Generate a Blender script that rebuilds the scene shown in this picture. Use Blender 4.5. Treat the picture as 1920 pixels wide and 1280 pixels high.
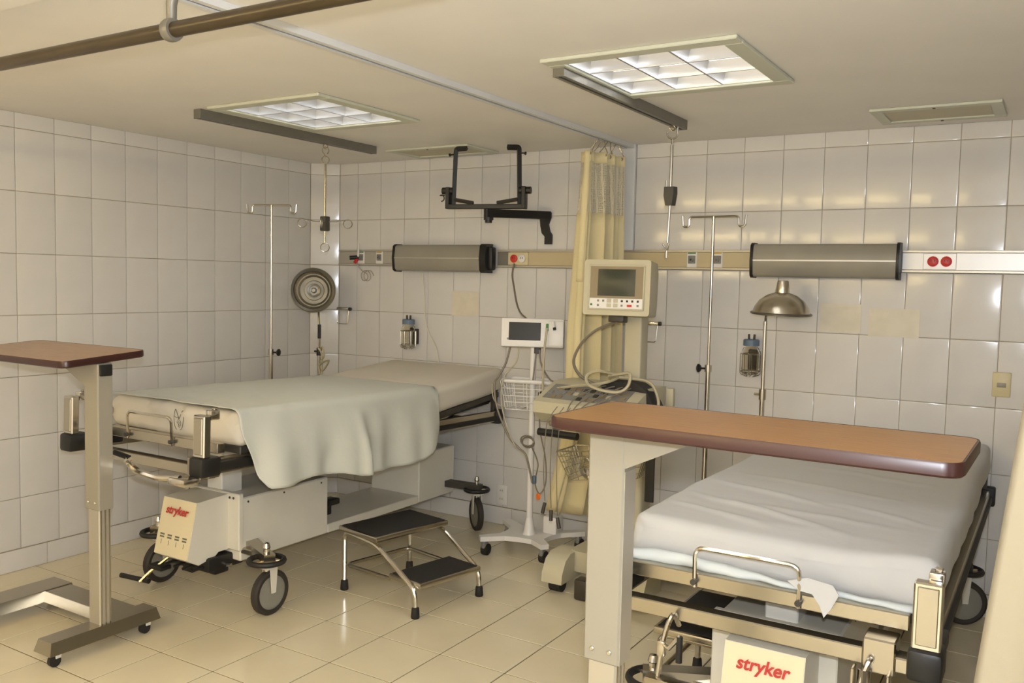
import bpy, bmesh, math, random
from mathutils import Vector, Matrix, noise
random.seed(7)
for o in list(bpy.data.objects): bpy.data.objects.remove(o)
S = bpy.context.scene
C = S.collection
PI = math.pi
R = math.radians

# ---------------------------------------------------------------- camera, world, light, exposure
CAM = Vector((4.3561, -4.5554, 1.4983)); YAW, PIT, ROL = -0.5520, -0.0685, 0.0223
fw = Vector((math.sin(YAW)*math.cos(PIT), math.cos(YAW)*math.cos(PIT), math.sin(PIT)))
rt = Vector((math.cos(YAW), -math.sin(YAW), 0)); up = rt.cross(fw)
r2 = rt*math.cos(ROL) + up*math.sin(ROL); u2 = -rt*math.sin(ROL) + up*math.cos(ROL)
cd = bpy.data.cameras.new('camera'); cam = bpy.data.objects.new('camera', cd); C.objects.link(cam)
cam.matrix_world = Matrix(((r2.x, u2.x, -fw.x, CAM.x), (r2.y, u2.y, -fw.y, CAM.y), (r2.z, u2.z, -fw.z, CAM.z), (0, 0, 0, 1)))
cd.sensor_width = 36; cd.lens = 36*1661.6/1920; cd.clip_start = 0.02
S.camera = cam
W = bpy.data.worlds.new('world'); S.world = W; W.use_nodes = True
W.node_tree.nodes['Background'].inputs[0].default_value = (1, .9, .7, 1)
W.node_tree.nodes['Background'].inputs[1].default_value = 0.0
# the photographer's flash, just above the lens
fl = bpy.data.lights.new('camera_flash', 'POINT'); fl.energy = 190; fl.color = (.81, .86, .95); fl.shadow_soft_size = .025
flo = bpy.data.objects.new('camera_flash', fl); C.objects.link(flo); flo.location = CAM + Vector((0, .02, .105))
TUBE = 21.0
TUBE_COL = (1.0, .98, .93)
PEND = 95.0
PEND_COL = (1.0, .77, .36)
S.view_settings.view_transform = 'Standard'; S.view_settings.look = 'None'
S.view_settings.gamma = 1; S.view_settings.exposure = -0.25; S.view_settings.use_curve_mapping = False

# ---------------------------------------------------------------- materials
def lin(c): return tuple(((v/255)/12.92 if v/255 <= .04045 else ((v/255+.055)/1.055)**2.4) for v in c)
def mat(name, col, rough=.5, metal=0, spec=.5, var=0, scale=30, bump=0, bscale=60, objrand=0, emit=None, estr=0, trans=0, alpha=None, coat=0, col2=None, stretch=None):
    m = bpy.data.materials.new(name); m.use_nodes = True
    nt = m.node_tree; N = nt.nodes; L = nt.links; b = N['Principled BSDF']
    c = lin(col) + (1,)
    b.inputs['Base Color'].default_value = c; b.inputs['Roughness'].default_value = rough
    b.inputs['Metallic'].default_value = metal; b.inputs['Specular IOR Level'].default_value = spec
    b.inputs['Coat Weight'].default_value = coat
    if trans: b.inputs['Transmission Weight'].default_value = trans; b.inputs['IOR'].default_value = 1.45
    if emit: b.inputs['Emission Color'].default_value = tuple(emit)+(1,); b.inputs['Emission Strength'].default_value = estr
    tc = N.new('ShaderNodeTexCoord'); src = tc.outputs['Object']
    if stretch:
        mp = N.new('ShaderNodeMapping'); mp.inputs['Scale'].default_value = stretch; L.new(src, mp.inputs[0]); src = mp.outputs[0]
    out = None
    if var or col2:
        nz = N.new('ShaderNodeTexNoise'); nz.inputs['Scale'].default_value = scale; nz.inputs['Detail'].default_value = 5
        L.new(src, nz.inputs['Vector'])
        mx = N.new('ShaderNodeMixRGB'); c2 = lin(col2)+(1,) if col2 else tuple(v*(1-var) for v in c[:3])+(1,)
        mx.inputs[1].default_value = c; mx.inputs[2].default_value = c2
        cr = N.new('ShaderNodeValToRGB'); cr.color_ramp.elements[0].position = .38; cr.color_ramp.elements[1].position = .68
        L.new(nz.outputs['Fac'], cr.inputs[0]); L.new(cr.outputs[0], mx.inputs[0]); out = mx.outputs[0]
    if objrand:
        oi = N.new('ShaderNodeObjectInfo'); hs = N.new('ShaderNodeHueSaturation')
        mr = N.new('ShaderNodeMapRange'); mr.inputs[3].default_value = 1-objrand; mr.inputs[4].default_value = 1+objrand
        L.new(oi.outputs['Random'], mr.inputs[0]); L.new(mr.outputs[0], hs.inputs['Value'])
        if out: L.new(out, hs.inputs['Color'])
        else: hs.inputs['Color'].default_value = c
        out = hs.outputs[0]
    if out: L.new(out, b.inputs['Base Color'])
    if bump:
        n2 = N.new('ShaderNodeTexNoise'); n2.inputs['Scale'].default_value = bscale; n2.inputs['Detail'].default_value = 4
        bp = N.new('ShaderNodeBump'); bp.inputs['Strength'].default_value = bump; bp.inputs['Distance'].default_value = .01
        L.new(src, n2.inputs['Vector']); L.new(n2.outputs['Fac'], bp.inputs['Height']); L.new(bp.outputs[0], b.inputs['Normal'])
    return m
M = {}
M['tile'] = mat('glazed wall tile', (216, 212, 206), .12, spec=.4, var=.05, scale=4, bump=.03, bscale=9, objrand=.025)
M['grout'] = mat('wall grout', (168, 156, 134), .9)
M['floor_tile'] = mat('cream floor tile', (221, 209, 178), .17, spec=.45, var=.05, scale=5, bump=.02, bscale=7, objrand=.02)
M['floor_grout'] = mat('floor grout', (100, 86, 60), .9)
M['paint'] = mat('ceiling paint', (236, 231, 222), .55, var=.04, scale=3, bump=.08, bscale=5)
M['frame_cream'] = mat('cream lamp frame', (200, 201, 182), .45)
M['white_metal'] = mat('white enamel', (226, 222, 212), .35, var=.04, scale=8)
M['louver'] = mat('satin louver metal', (186, 186, 186), .32, metal=.85)
M['tube'] = mat('fluorescent tube', (255, 255, 255), .5, emit=TUBE_COL, estr=TUBE)
M['pan'] = mat('lamp pan', (225, 226, 228), .5)
M['rail_grey'] = mat('grey rail', (122, 118, 108), .4, metal=.3, var=.1, scale=20)
M['track_white'] = mat('white track', (214, 214, 212), .35)
M['bronze'] = mat('brown painted pipe', (64, 52, 32), .3, metal=.2, var=.25, scale=4)
M['chrome'] = mat('chrome', (205, 200, 190), .16, metal=1)
M['steel'] = mat('brushed steel', (186, 179, 164), .27, metal=1, var=.05, scale=5)
M['alu'] = mat('anodised aluminium', (186, 180, 166), .38, metal=.6, var=.03, scale=5)
M['black'] = mat('black metal', (24, 23, 22), .45)
M['rubber'] = mat('black rubber', (30, 28, 26), .6, bump=.1, bscale=90)
M['tread'] = mat('ribbed black rubber', (30, 27, 24), .8, bump=.3, bscale=260)
M['tyre'] = mat('dark tyre', (50, 44, 38), .6)
M['disc'] = mat('beige wheel disc', (140, 136, 124), .5, var=.1, scale=14)
M['enamel'] = mat('cream bed enamel', (220, 214, 198), .38, var=.05, scale=5)
M['enamel_front'] = mat('cream hood front', (226, 212, 174), .4)
M['dkgrey'] = mat('dark grey frame', (66, 62, 54), .5, var=.2, scale=8)
M['sheet'] = mat('cream cotton sheet', (214, 206, 190), .85, bump=.18, bscale=14)
M['sheet2'] = mat('white cotton sheet', (200, 199, 197), .85, bump=.18, bscale=12)
M['mint'] = mat('pale green cotton sheet', (200, 200, 188), .88, bump=.2, bscale=16)
M['print'] = mat('grey ink', (112, 112, 92), .8)
M['red'] = mat('red ink', (188, 44, 34), .5)
M['wood'] = mat('wood laminate', (166, 118, 62), .28, col2=(145, 99, 48), scale=6, stretch=(2, 22, 22))
M['wood2'] = mat('pale wood laminate', (172, 134, 94), .3, col2=(152, 114, 74), scale=6, stretch=(2, 22, 22))
M['maroon'] = mat('maroon edge band', (54, 26, 22), .32)
M['putty'] = mat('taupe enamel column', (142, 136, 121), .4)
M['curtain'] = mat('yellow curtain cloth', (221, 206, 160), .85, bump=.1, bscale=60)
M['plastic'] = mat('ivory plastic', (188, 180, 152), .45, var=.04, scale=6)
M['plastic_dk'] = mat('taupe plastic', (140, 124, 96), .5)
M['white_pl'] = mat('white plastic', (226, 222, 216), .4)
M['grey_pl'] = mat('grey plastic', (128, 126, 120), .5)
M['screen'] = mat('dark glass screen', (34, 34, 28), .2, spec=.3)
M['screen2'] = mat('green grey crt glass', (52, 56, 46), .28, spec=.35)
M['cable'] = mat('grey cable', (122, 112, 96), .5)
M['cable_w'] = mat('ivory cable', (176, 166, 136), .5)
M['diffuser'] = mat('grey prismatic diffuser', (152, 146, 132), .35, var=.12, scale=5)
M['red_pl'] = mat('red plastic', (196, 44, 40), .4)
M['orange'] = mat('orange plastic', (255, 120, 20), .5)
M['yellow_pl'] = mat('yellow plastic', (200, 160, 40), .5)
M['green'] = mat('green plastic', (60, 120, 60), .5)
M['blue_lid'] = mat('blue grey lid', (98, 116, 136), .5)
M['glass'] = mat('jar glass', (252, 250, 244), .03, trans=1.0); M['glass'].node_tree.nodes['Principled BSDF'].inputs['IOR'].default_value = 1.18
M['clear_tube'] = mat('clear soft tubing', (214, 204, 186), .25, trans=.5)
M['tape'] = mat('aged tape residue', (218, 209, 188), .35, var=.08, scale=14)
M['ivory_plate'] = mat('ivory switch plate', (206, 192, 150), .4)
M['brown_pl'] = mat('dark brown plastic', (60, 52, 42), .5)
M['reflector'] = mat('dull silver reflector', (222, 216, 202), .5, metal=.45, var=.22, scale=12)
M['rim'] = mat('dull grey rim', (112, 108, 100), .3, metal=.8)
M['lampmetal'] = mat('worn spun aluminium', (206, 198, 182), .27, metal=1, var=.22, scale=9)
# net cloth: a thread pattern with open holes
def net():
    m = mat('curtain net', (206, 196, 168), .8); nt = m.node_tree; N = nt.nodes; L = nt.links; b = N['Principled BSDF']
    tc = N.new('ShaderNodeTexCoord'); vo = N.new('ShaderNodeTexVoronoi'); vo.feature = 'DISTANCE_TO_EDGE'; vo.inputs['Scale'].default_value = 110
    vo.inputs['Randomness'].default_value = .25
    L.new(tc.outputs['Object'], vo.inputs['Vector']); lt = N.new('ShaderNodeMath'); lt.operation = 'LESS_THAN'; lt.inputs[1].default_value = .16
    L.new(vo.outputs['Distance'], lt.inputs[0]); L.new(lt.outputs[0], b.inputs['Alpha']); return m
M['net'] = net()

# ---------------------------------------------------------------- mesh helpers
def NB(): return bmesh.new()
def box(bm, lo, hi, bev=0, seg=2, mtx=None):
    lo = Vector(lo); hi = Vector(hi); c = (lo+hi)/2; s = hi-lo
    r = bmesh.ops.create_cube(bm, size=1, matrix=Matrix.Translation(c) @ Matrix.Diagonal((s.x, s.y, s.z, 1)))
    vs = r['verts']
    if bev:
        es = list({e for v in vs for e in v.link_edges})
        q = bmesh.ops.bevel(bm, geom=es, offset=bev, segments=seg, affect='EDGES', profile=.5)
        vs = list({v for v in q['verts']} | {v for v in vs if v.is_valid})
    if mtx: bmesh.ops.transform(bm, matrix=mtx, verts=vs)
    return vs
def basis(d):
    d = d.normalized(); a = Vector((0, 0, 1)) if abs(d.z) < .9 else Vector((1, 0, 0))
    x = d.cross(a).normalized(); return x, d.cross(x).normalized()
def cyl(bm, p0, p1, r, n=14, r1=None, cap=True):
    p0 = Vector(p0); p1 = Vector(p1); x, y = basis(p1-p0); r1 = r if r1 is None else r1
    A = [bm.verts.new(p0+(x*math.cos(2*PI*i/n)+y*math.sin(2*PI*i/n))*r) for i in range(n)]
    B = [bm.verts.new(p1+(x*math.cos(2*PI*i/n)+y*math.sin(2*PI*i/n))*r1) for i in range(n)]
    for i in range(n): bm.faces.new((A[i], A[(i+1) % n], B[(i+1) % n], B[i]))
    if cap: bm.faces.new(A[::-1]); bm.faces.new(B)
def smooth_path(pts, rad=.03, n=4, closed=False):
    pts = [Vector(p) for p in pts]; out = []; m = len(pts)
    for i, p in enumerate(pts):
        if not closed and i in (0, m-1): out.append(p); continue
        a = pts[i-1]-p; b = pts[(i+1) % m]-p
        r = min(rad, a.length*.49, b.length*.49); s = p+a.normalized()*r; e = p+b.normalized()*r
        for k in range(n+1):
            t = k/n; out.append(s*(1-t)**2+p*2*t*(1-t)+e*t*t)
    return out
def spline(pts, n=6, closed=False):
    P = [Vector(p) for p in pts]; m = len(P); out = []
    for i in range(m if closed else m-1):
        g = (lambda k: P[k % m]) if closed else (lambda k: P[max(0, min(m-1, k))])
        a, b, c, d = g(i-1), g(i), g(i+1), g(i+2)
        for k in range(n):
            t = k/n; out.append(.5*((2*b)+(c-a)*t+(2*a-5*b+4*c-d)*t*t+(3*b-a-3*c+d)*t**3))
    if not closed: out.append(P[-1])
    return out
def tube(bm, pts, r, n=8, closed=False, rad=0, rfun=None):
    if rad: pts = smooth_path(pts, rad, closed=closed)
    pts = [Vector(p) for p in pts]; m = len(pts); rings = []; px = None
    for i, p in enumerate(pts):
        if closed: d = pts[(i+1) % m]-pts[i-1]
        else: d = pts[min(i+1, m-1)]-pts[max(i-1, 0)]
        d.normalize()
        if px is None: px, py = basis(d)
        else:
            px = (px-d*px.dot(d))
            if px.length < 1e-6: px, py = basis(d)
            px.normalize(); py = d.cross(px)
        rr = rfun(i/(m-1)) if rfun else r
        rings.append([bm.verts.new(p+(px*math.cos(2*PI*k/n)+py*math.sin(2*PI*k/n))*rr) for k in range(n)])
    for i in range(m if closed else m-1):
        a, b = rings[i], rings[(i+1) % m]
        off = 0
        if closed and i == m-1:
            off = min(range(n), key=lambda o: sum((a[k].co-b[(k+o) % n].co).length for k in range(n)))
        for k in range(n): bm.faces.new((a[k], a[(k+1) % n], b[(k+1+off) % n], b[(k+off) % n]))
    if not closed: bm.faces.new(rings[0][::-1]); bm.faces.new(rings[-1])
def lathe(bm, prof, o=(0, 0, 0), d=(0, 0, 1), n=28):
    o = Vector(o); d = Vector(d).normalized(); x, y = basis(d); rings = []
    for r, h in prof:
        if r < 1e-5: rings.append([bm.verts.new(o+d*h)])
        else: rings.append([bm.verts.new(o+d*h+(x*math.cos(2*PI*k/n)+y*math.sin(2*PI*k/n))*r) for k in range(n)])
    for a, b in zip(rings, rings[1:]):
        for k in range(n):
            k2 = (k+1) % n
            if len(a) == 1 and len(b) == 1: continue
            if len(a) == 1: bm.faces.new((a[0], b[k2], b[k]))
            elif len(b) == 1: bm.faces.new((a[k], a[k2], b[0]))
            else: bm.faces.new((a[k], a[k2], b[k2], b[k]))
def prism(bm, poly, f, h0, h1):
    """poly: 2-D outline, f(a, b, h) -> 3-D point"""
    A = [bm.verts.new(f(a, b, h0)) for a, b in poly]; B = [bm.verts.new(f(a, b, h1)) for a, b in poly]; n = len(poly)
    for i in range(n): bm.faces.new((A[i], A[(i+1) % n], B[(i+1) % n], B[i]))
    bm.faces.new(A[::-1]); bm.faces.new(B)
def rrect(x0, x1, y0, y1, r, n=5):
    o = []
    for cx, cy, a in ((x1-r, y1-r, 0), (x0+r, y1-r, 90), (x0+r, y0+r, 180), (x1-r, y0+r, 270)):
        for k in range(n+1):
            t = R(a+90*k/n); o.append((cx+r*math.cos(t), cy+r*math.sin(t)))
    return o
def link(name, me, m, parent=None, loc=None):
    o = bpy.data.objects.new(name, me); C.objects.link(o)
    if m is not None and not me.materials: me.materials.append(M[m] if isinstance(m, str) else m)
    if parent: o.parent = parent
    if loc is not None: o.location = loc
    return o
def part(name, bm, m, parent=None, label=None, smooth=35, loc=None):
    bmesh.ops.recalc_face_normals(bm, faces=bm.faces)
    me = bpy.data.meshes.new(name); bm.to_mesh(me); bm.free()
    if smooth: me.shade_smooth(); me.set_sharp_from_angle(angle=R(smooth))
    o = link(name, me, m, parent, loc)
    if label: o['label'] = label
    return o
def tag(o, label, cat, group=None):
    o['label'] = label; o['category'] = cat
    if group: o['group'] = group
    return o
def thing(name, label, cat, loc=(0, 0, 0), rotz=0, group=None):
    o = bpy.data.objects.new(name, None); C.objects.link(o); o.location = loc; o.rotation_euler = (0, 0, rotz); o.empty_display_size = .1
    return tag(o, label, cat, group)
def struct(o): o['kind'] = 'structure'; return o
def copy_tree(o, parent=None):
    c = o.copy(); C.objects.link(c); c.parent = parent
    for ch in list(o.children): copy_tree(ch, c)
    return c
def grid(bm, nu, nv, f, closed_u=False):
    V = [[bm.verts.new(f(i/nu, j/nv)) for j in range(nv+1)] for i in range(nu+1)]
    for i in range(nu):
        for j in range(nv): bm.faces.new((V[i][j], V[i+1][j], V[i+1][j+1], V[i][j+1]))
    return V
def solid(o, t, off=0):
    md = o.modifiers.new('thickness', 'SOLIDIFY'); md.thickness = t; md.offset = off; return o
def text_mesh(s, size, bold=.0, shear=0, depth=.0008):
    cu = bpy.data.curves.new('txt', 'FONT'); cu.body = s; cu.size = size; cu.align_x = 'CENTER'; cu.align_y = 'CENTER'
    cu.offset = bold; cu.shear = shear; cu.extrude = depth; cu.space_character = 1.0
    o = bpy.data.objects.new('txt', cu); C.objects.link(o); bpy.context.view_layer.update()
    me = bpy.data.meshes.new_from_object(o.evaluated_get(bpy.context.evaluated_depsgraph_get()))
    bpy.data.objects.remove(o); me.materials.clear(); return me

# ================================================================ THE ROOM
CEIL = 2.26; TH = .3034; Z1 = 2.1844; TW = .2
X1, Y0 = 5.3, -6.0          # right wall, wall behind the camera
CX, CY = .150, -.125        # where the chamfered corner starts on the two walls
def tile_mesh(w, h, g=.0028, t=.006):
    """pillow-edged tile: lies in local x (0..w) and z (0..h), face towards local -y"""
    bm = NB(); rings = []
    for ins, y in ((g/2, t), (g/2, .0012), (g/2+.0018, .0004), (g/2+.005, 0)):
        rings.append([bm.verts.new(p) for p in ((ins, y, ins), (w-ins, y, ins), (w-ins, y, h-ins), (ins, y, h-ins))])
    for a, b in zip(rings, rings[1:]):
        for k in range(4): bm.faces.new((a[k], a[(k+1) % 4], b[(k+1) % 4], b[k]))
    bm.faces.new(rings[-1])
    bmesh.ops.recalc_face_normals(bm, faces=bm.faces)
    me = bpy.data.meshes.new('tile'); bm.to_mesh(me); bm.free(); me.shade_smooth(); me.set_sharp_from_angle(angle=R(60)); me.materials.append(M['tile'])
    return me
TM = {}
def tmesh(w, h):
    k = (round(w, 3), round(h, 3))
    if k not in TM: TM[k] = tile_mesh(*k)
    return TM[k]
rows = [(.108, Z1-6*TH)] + [(Z1-k*TH, Z1-(k-1)*TH) for k in range(6, 0, -1)] + [(Z1, CEIL)]
def lay(parent, cols, place, rot, jit=.0025):
    for (a, b) in cols:
        for (z0, z1) in rows:
            o = bpy.data.objects.new('wall_tile', tmesh(b-a, z1-z0)); C.objects.link(o); o.parent = parent
            o.location = place(a, z0); o.rotation_euler = (random.uniform(-jit, jit), 0, rot+random.uniform(-jit, jit))
def slab(name, pts, z0, z1, m='grout'):
    bm = NB(); prism(bm, pts, lambda a, b, h: (a, b, h), z0, z1); return struct(part(name, bm, m, smooth=0))
# back wall, tile face at y = 0
wb = slab('wall_back', [(CX, .005), (X1+.1, .005), (X1+.1, .12), (CX-.1, .12)], 0, CEIL+.1)
xs = [CX, .1094+TW]; k = 2
while xs[-1]+TW < 2.255: xs.append(.1094+TW*k); k += 1
xs.append(2.3331-.001); k = 2
while xs[-1]+TW < 4.75: xs.append(2.1331+TW*k); k += 1
lay(wb, list(zip(xs, xs[1:])), lambda a, z: (a, 0, z), 0)
# left wall, tile face at x = 0
wl = slab('wall_left', [(-.005, CY), (-.12, CY+.12), (-.12, Y0), (-.005, Y0)], 0, CEIL+.1)
lay(wl, [(CY-TW*(k+1), CY-TW*k) for k in range(15)], lambda a, z: (0, a, z), PI/2)
# chamfered corner
dv = Vector((CX, -CY, 0)); ang = math.atan2(dv.y, dv.x); nv = Vector((-math.sin(ang), math.cos(ang), 0))*.005
wc = slab('wall_corner', [(nv.x, CY+nv.y), (CX+nv.x, nv.y), (CX, .12), (-.12, CY)], 0, CEIL+.1)
lay(wc, [(0, dv.length)], lambda a, z: (0, CY, z), ang)
# tiles of the left wall beyond the photograph, joined
bm = NB()
for a in range(15, 29):
    for z0, z1 in rows: box(bm, (-.006, CY-TW*(a+1)+.0015, z0+.0015), (0, CY-TW*a-.0015, z1-.0015))
o = part('wall_tiling', bm, 'tile', wl, smooth=0); o['kind'] = 'stuff'
wr = slab('wall_right', [(X1, .1), (X1, Y0-.1), (X1+.12, Y0-.1), (X1+.12, .1)], 0, CEIL+.1, 'paint')
wf = slab('wall_front', [(-.12, Y0), (X1+.1, Y0), (X1+.1, Y0-.12), (-.12, Y0-.12)], 0, CEIL+.1, 'paint')
# floor
bm = NB(); box(bm, (-.15, Y0-.15, -.1), (X1+.15, .15, -.0025)); fo = struct(part('floor', bm, 'floor_grout', smooth=0))
FT, FX, FY = .3064, 2.0144, -2.0539
def ftile(w, h, me={}):
    k = (round(w, 3), round(h, 3))
    if k not in me:
        bm = NB(); g = .0028; rings = []
        for ins, z in ((g, -.008), (g, -.0008), (g+.0012, 0)):
            rings.append([bm.verts.new(p) for p in ((ins, ins, z), (w-ins, ins, z), (w-ins, h-ins, z), (ins, h-ins, z))])
        for a, b in zip(rings, rings[1:]):
            for q in range(4): bm.faces.new((a[q], a[(q+1) % 4], b[(q+1) % 4], b[q]))
        bm.faces.new(rings[-1]); bmesh.ops.recalc_face_normals(bm, faces=bm.faces)
        m = bpy.data.meshes.new('floor_tile'); bm.to_mesh(m); bm.free(); m.materials.append(M['floor_tile']); me[k] = m
    return me[k]
fx = [0]+[FX+FT*k for k in range(-6, 11) if FX+FT*k > .02]
fy = [FY+FT*k for k in range(-4, 7) if FY+FT*k < -.02]+[0]
for a, b in zip(fx, fx[1:]):
    for c, d in zip(fy, fy[1:]):
        o = bpy.data.objects.new('floor_tile', ftile(b-a, d-c)); C.objects.link(o); o.parent = fo; o.location = (a, c, 0)
bm = NB(); yy = fy[0]
while yy > Y0:
    for a, b in zip(fx, fx[1:]): box(bm, (a+.0018, yy-FT+.0018, -.008), (b-.0018, yy-.0018, 0))
    yy -= FT
o = part('floor_tiling', bm, 'floor_tile', fo, smooth=0); o['kind'] = 'stuff'
# baseboards of low tiles
def bbase(name, p0, p1, n, first):
    p0 = Vector(p0); p1 = Vector(p1); d = (p1-p0); Ln = d.length; d.normalize(); a = math.atan2(d.y, d.x)
    q = Vector((-d.y, d.x))*.004
    bm = NB(); prism(bm, [(p0.x+q.x, p0.y+q.y), (p1.x+q.x, p1.y+q.y), (p1.x+3*q.x, p1.y+3*q.y), (p0.x+3*q.x, p0.y+3*q.y)], lambda x, y, h: (x, y, h), 0, .108)
    b = struct(part(name, bm, 'grout', smooth=0)); s = 0; w = first
    while s < Ln-.01:
        w = min(w, Ln-s); o = bpy.data.objects.new('baseboard_tile', tmesh(w, .107)); C.objects.link(o); o.parent = b
        o.location = (p0.x+d.x*s, p0.y+d.y*s, .0005); o.rotation_euler = (0, 0, a); s += w; w = FT
    return b
bbase('baseboard_left', (.009, -3.5), (.009, CY-.004), 0, .28)
bbase('baseboard_corner', (.007, CY-.006), (CX+.006, -.007), 0, .3)
bbase('baseboard_back', (CX+.004, -.009), (4.75, -.009), 0, .2)
# ceiling with two recesses for the lamps
TL = [(1.35, -1.465), (3.135, -1.53)]; HH = .29
bx_ = sorted([-.12, X1+.1]+[c[0]+s*HH for c in TL for s in (-1, 1)]); by_ = sorted([Y0-.1, .1]+[c[1]+s*HH for c in TL for s in (-1, 1)])
bm = NB()
for a, b in zip(bx_, bx_[1:]):
    for c, d in zip(by_, by_[1:]):
        mx, my = (a+b)/2, (c+d)/2
        if any(abs(mx-t[0]) < HH and abs(my-t[1]) < HH for t in TL): continue
        bm.faces.new([bm.verts.new(p) for p in ((a, c, CEIL), (a, d, CEIL), (b, d, CEIL), (b, c, CEIL))])
bmesh.ops.remove_doubles(bm, verts=bm.verts, dist=1e-4)
struct(part('ceiling', bm, 'paint', smooth=0))
bm = NB(); box(bm, (-.0, -3.16, CEIL-.012), (X1, -3.1, CEIL)); struct(part('trim_1', bm, 'paint', smooth=0))
# white vertical duct strip on the back wall, beside the curtain
bm = NB(); box(bm, (2.258, -.022, .11), (2.332, .004, CEIL), .003); struct(part('trim_2', bm, 'track_white'))

# ================================================================ CEILING FITTINGS
def troffer(cx, cy, label):
    t = thing('ceiling_light', label, 'ceiling light', (cx, cy, CEIL), 0)
    bm = NB()   # frame
    o, i = .345, .283
    for lo, hi in (((-o, -o), (o, -i)), ((-o, i), (o, o)), ((-o, -i), (-i, i)), ((i, -i), (o, i))):
        box(bm, (lo[0], lo[1], -.014), (hi[0], hi[1], -.0005), .003, 1)
    part('frame', bm, 'frame_cream', t)
    bm = NB()   # pan above the ceiling, open downwards
    h = HH-.001
    vs = [bm.verts.new(p) for p in ((-h, -h, 0), (h, -h, 0), (h, h, 0), (-h, h, 0), (-h, -h, .12), (h, -h, .12), (h, h, .12), (-h, h, .12))]
    for f in ((0, 1, 5, 4), (1, 2, 6, 5), (2, 3, 7, 6), (3, 0, 4, 7), (4, 5, 6, 7)): bm.faces.new([vs[q] for q in f])
    part('lamp_pan', bm, 'pan', t, smooth=0)
    w = .281
    for k in range(4):   # louver blades: parabolic section
        a = -w+2*w*k/3
        for ax in (0, 1):
            bm = NB(); pr = [(.004, .0), (.0055, .012), (.009, .025), (.016, .042), (-.016, .042), (-.009, .025), (-.0055, .012), (-.004, 0)]
            if k == 0: pr = [(max(0, p), z) for p, z in pr]
            if k == 3: pr = [(min(0, p), z) for p, z in pr]
            if ax == 0: prism(bm, pr, lambda p, z, h: (a+p, h, z-.006), -w, w)
            else: prism(bm, pr, lambda p, z, h: (h, a+p, z-.006), -w, w)
            bmesh.ops.remove_doubles(bm, verts=bm.verts, dist=1e-5)
            part('louver_blade', bm, 'louver', t)
    for k in range(3):
        bm = NB(); y = -w+2*w*(k+.5)/3
        cyl(bm, (-.27, y, .085), (.27, y, .085), .013, 10); part('fluorescent_tube', bm, 'tube', t)
    return t
troffer(TL[0][0], TL[0][1], 'lit square ceiling light with nine-cell louver above the bed with cranked-up head')
troffer(TL[1][0], TL[1][1], 'lit square ceiling light with nine-cell louver above the bed with flat white sheet')
# warm linear lamps hung over the passage where the photographer stands
M['warm_tube'] = mat('warm fluorescent tube', (255, 240, 200), .5, emit=PEND_COL, estr=PEND)
def batten(x, y, label):
    t = thing('linear_lamp', label, 'ceiling light', (x, y, CEIL))
    bm = NB(); box(bm, (-.62, -.03, -.16), (.62, .03, -.13), .004, 1); part('lamp_body', bm, 'white_metal', t)
    for s in (-1, 1):
        bm = NB(); cyl(bm, (s*.4, 0, -.13), (s*.4, 0, -.0005), .006, 8); part('suspension_rod', bm, 'chrome', t)
        bm = NB(); box(bm, (s*.6-.012, -.02, -.205), (s*.6+.012, .02, -.16), .003, 1); part('tube_holder', bm, 'white_pl', t)
    bm = NB(); cyl(bm, (-.588, 0, -.185), (.588, 0, -.185), .016, 12); part('warm_tube', bm, 'warm_tube', t)
batten(1.3, -4.7, 'warm hanging linear lamp over the passage by the left wall')
batten(2.5, -5.75, 'warm hanging linear lamp near the front wall')
def vent(x0, x1, y0, y1, label, yel):
    t = thing('ceiling_vent', label, 'vent', ((x0+x1)/2, (y0+y1)/2, CEIL)); a, b = (x1-x0)/2, (y1-y0)/2; f = .045
    bm = NB()
    for lo, hi in (((-a, -b), (a, -b+f)), ((-a, b-f), (a, b)), ((-a, -b+f), (-a+f, b-f)), ((a-f, -b+f), (a, b-f))):
        box(bm, (lo[0], lo[1], -.012), (hi[0], hi[1], -.0005), .002, 1)
    part('frame', bm, 'frame_cream', t)
    bm = NB(); box(bm, (-a+f, -b+f, -.006), (a-f, b-f, -.0005)); part('cover_panel', bm, 'plastic', t)
    for s in (-1, 1):
        bm = NB(); cyl(bm, (0, s*(b-f/2), -.015), (0, s*(b-f/2), -.01), .006, 8); part('screw', bm, 'dkgrey', t)
vent(.885, 1.48, -.41, -.08, 'flat cream vent panel in ceiling behind the black television bracket', 0)
vent(3.62, 4.12, -.505, -.155, 'flat cream vent panel in ceiling above the rail with red sockets', 1)
def ceil_rail(x, y0, y1, label):
    t = thing('iv_ceiling_rail', label, 'rail', (x, (y0+y1)/2, CEIL)); L2 = (y1-y0)/2
    bm = NB(); pr = [(-.022, 0), (.022, 0), (.022, -.042), (.006, -.042), (.006, -.036), (.016, -.036), (.016, -.006), (-.016, -.006), (-.016, -.036), (-.006, -.036), (-.006, -.042), (-.022, -.042)]
    prism(bm, pr, lambda a, z, h: (a, h, z-.0005), -L2, L2); part('channel', bm, 'rail_grey', t, smooth=20)
    for s in (-1, 1):
        bm = NB(); box(bm, (-.023, s*L2-.003, -.044), (.023, s*L2+.003, -.0005), .001, 1); part('end_cap', bm, 'rail_grey', t)
    return t
ceil_rail(.905, -1.78, -.54, 'grey ceiling rail carrying the iv hanger with four wire rings')
ceil_rail(2.815, -1.78, -.58, 'grey ceiling rail carrying the iv hanger with folded hooks')
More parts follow.
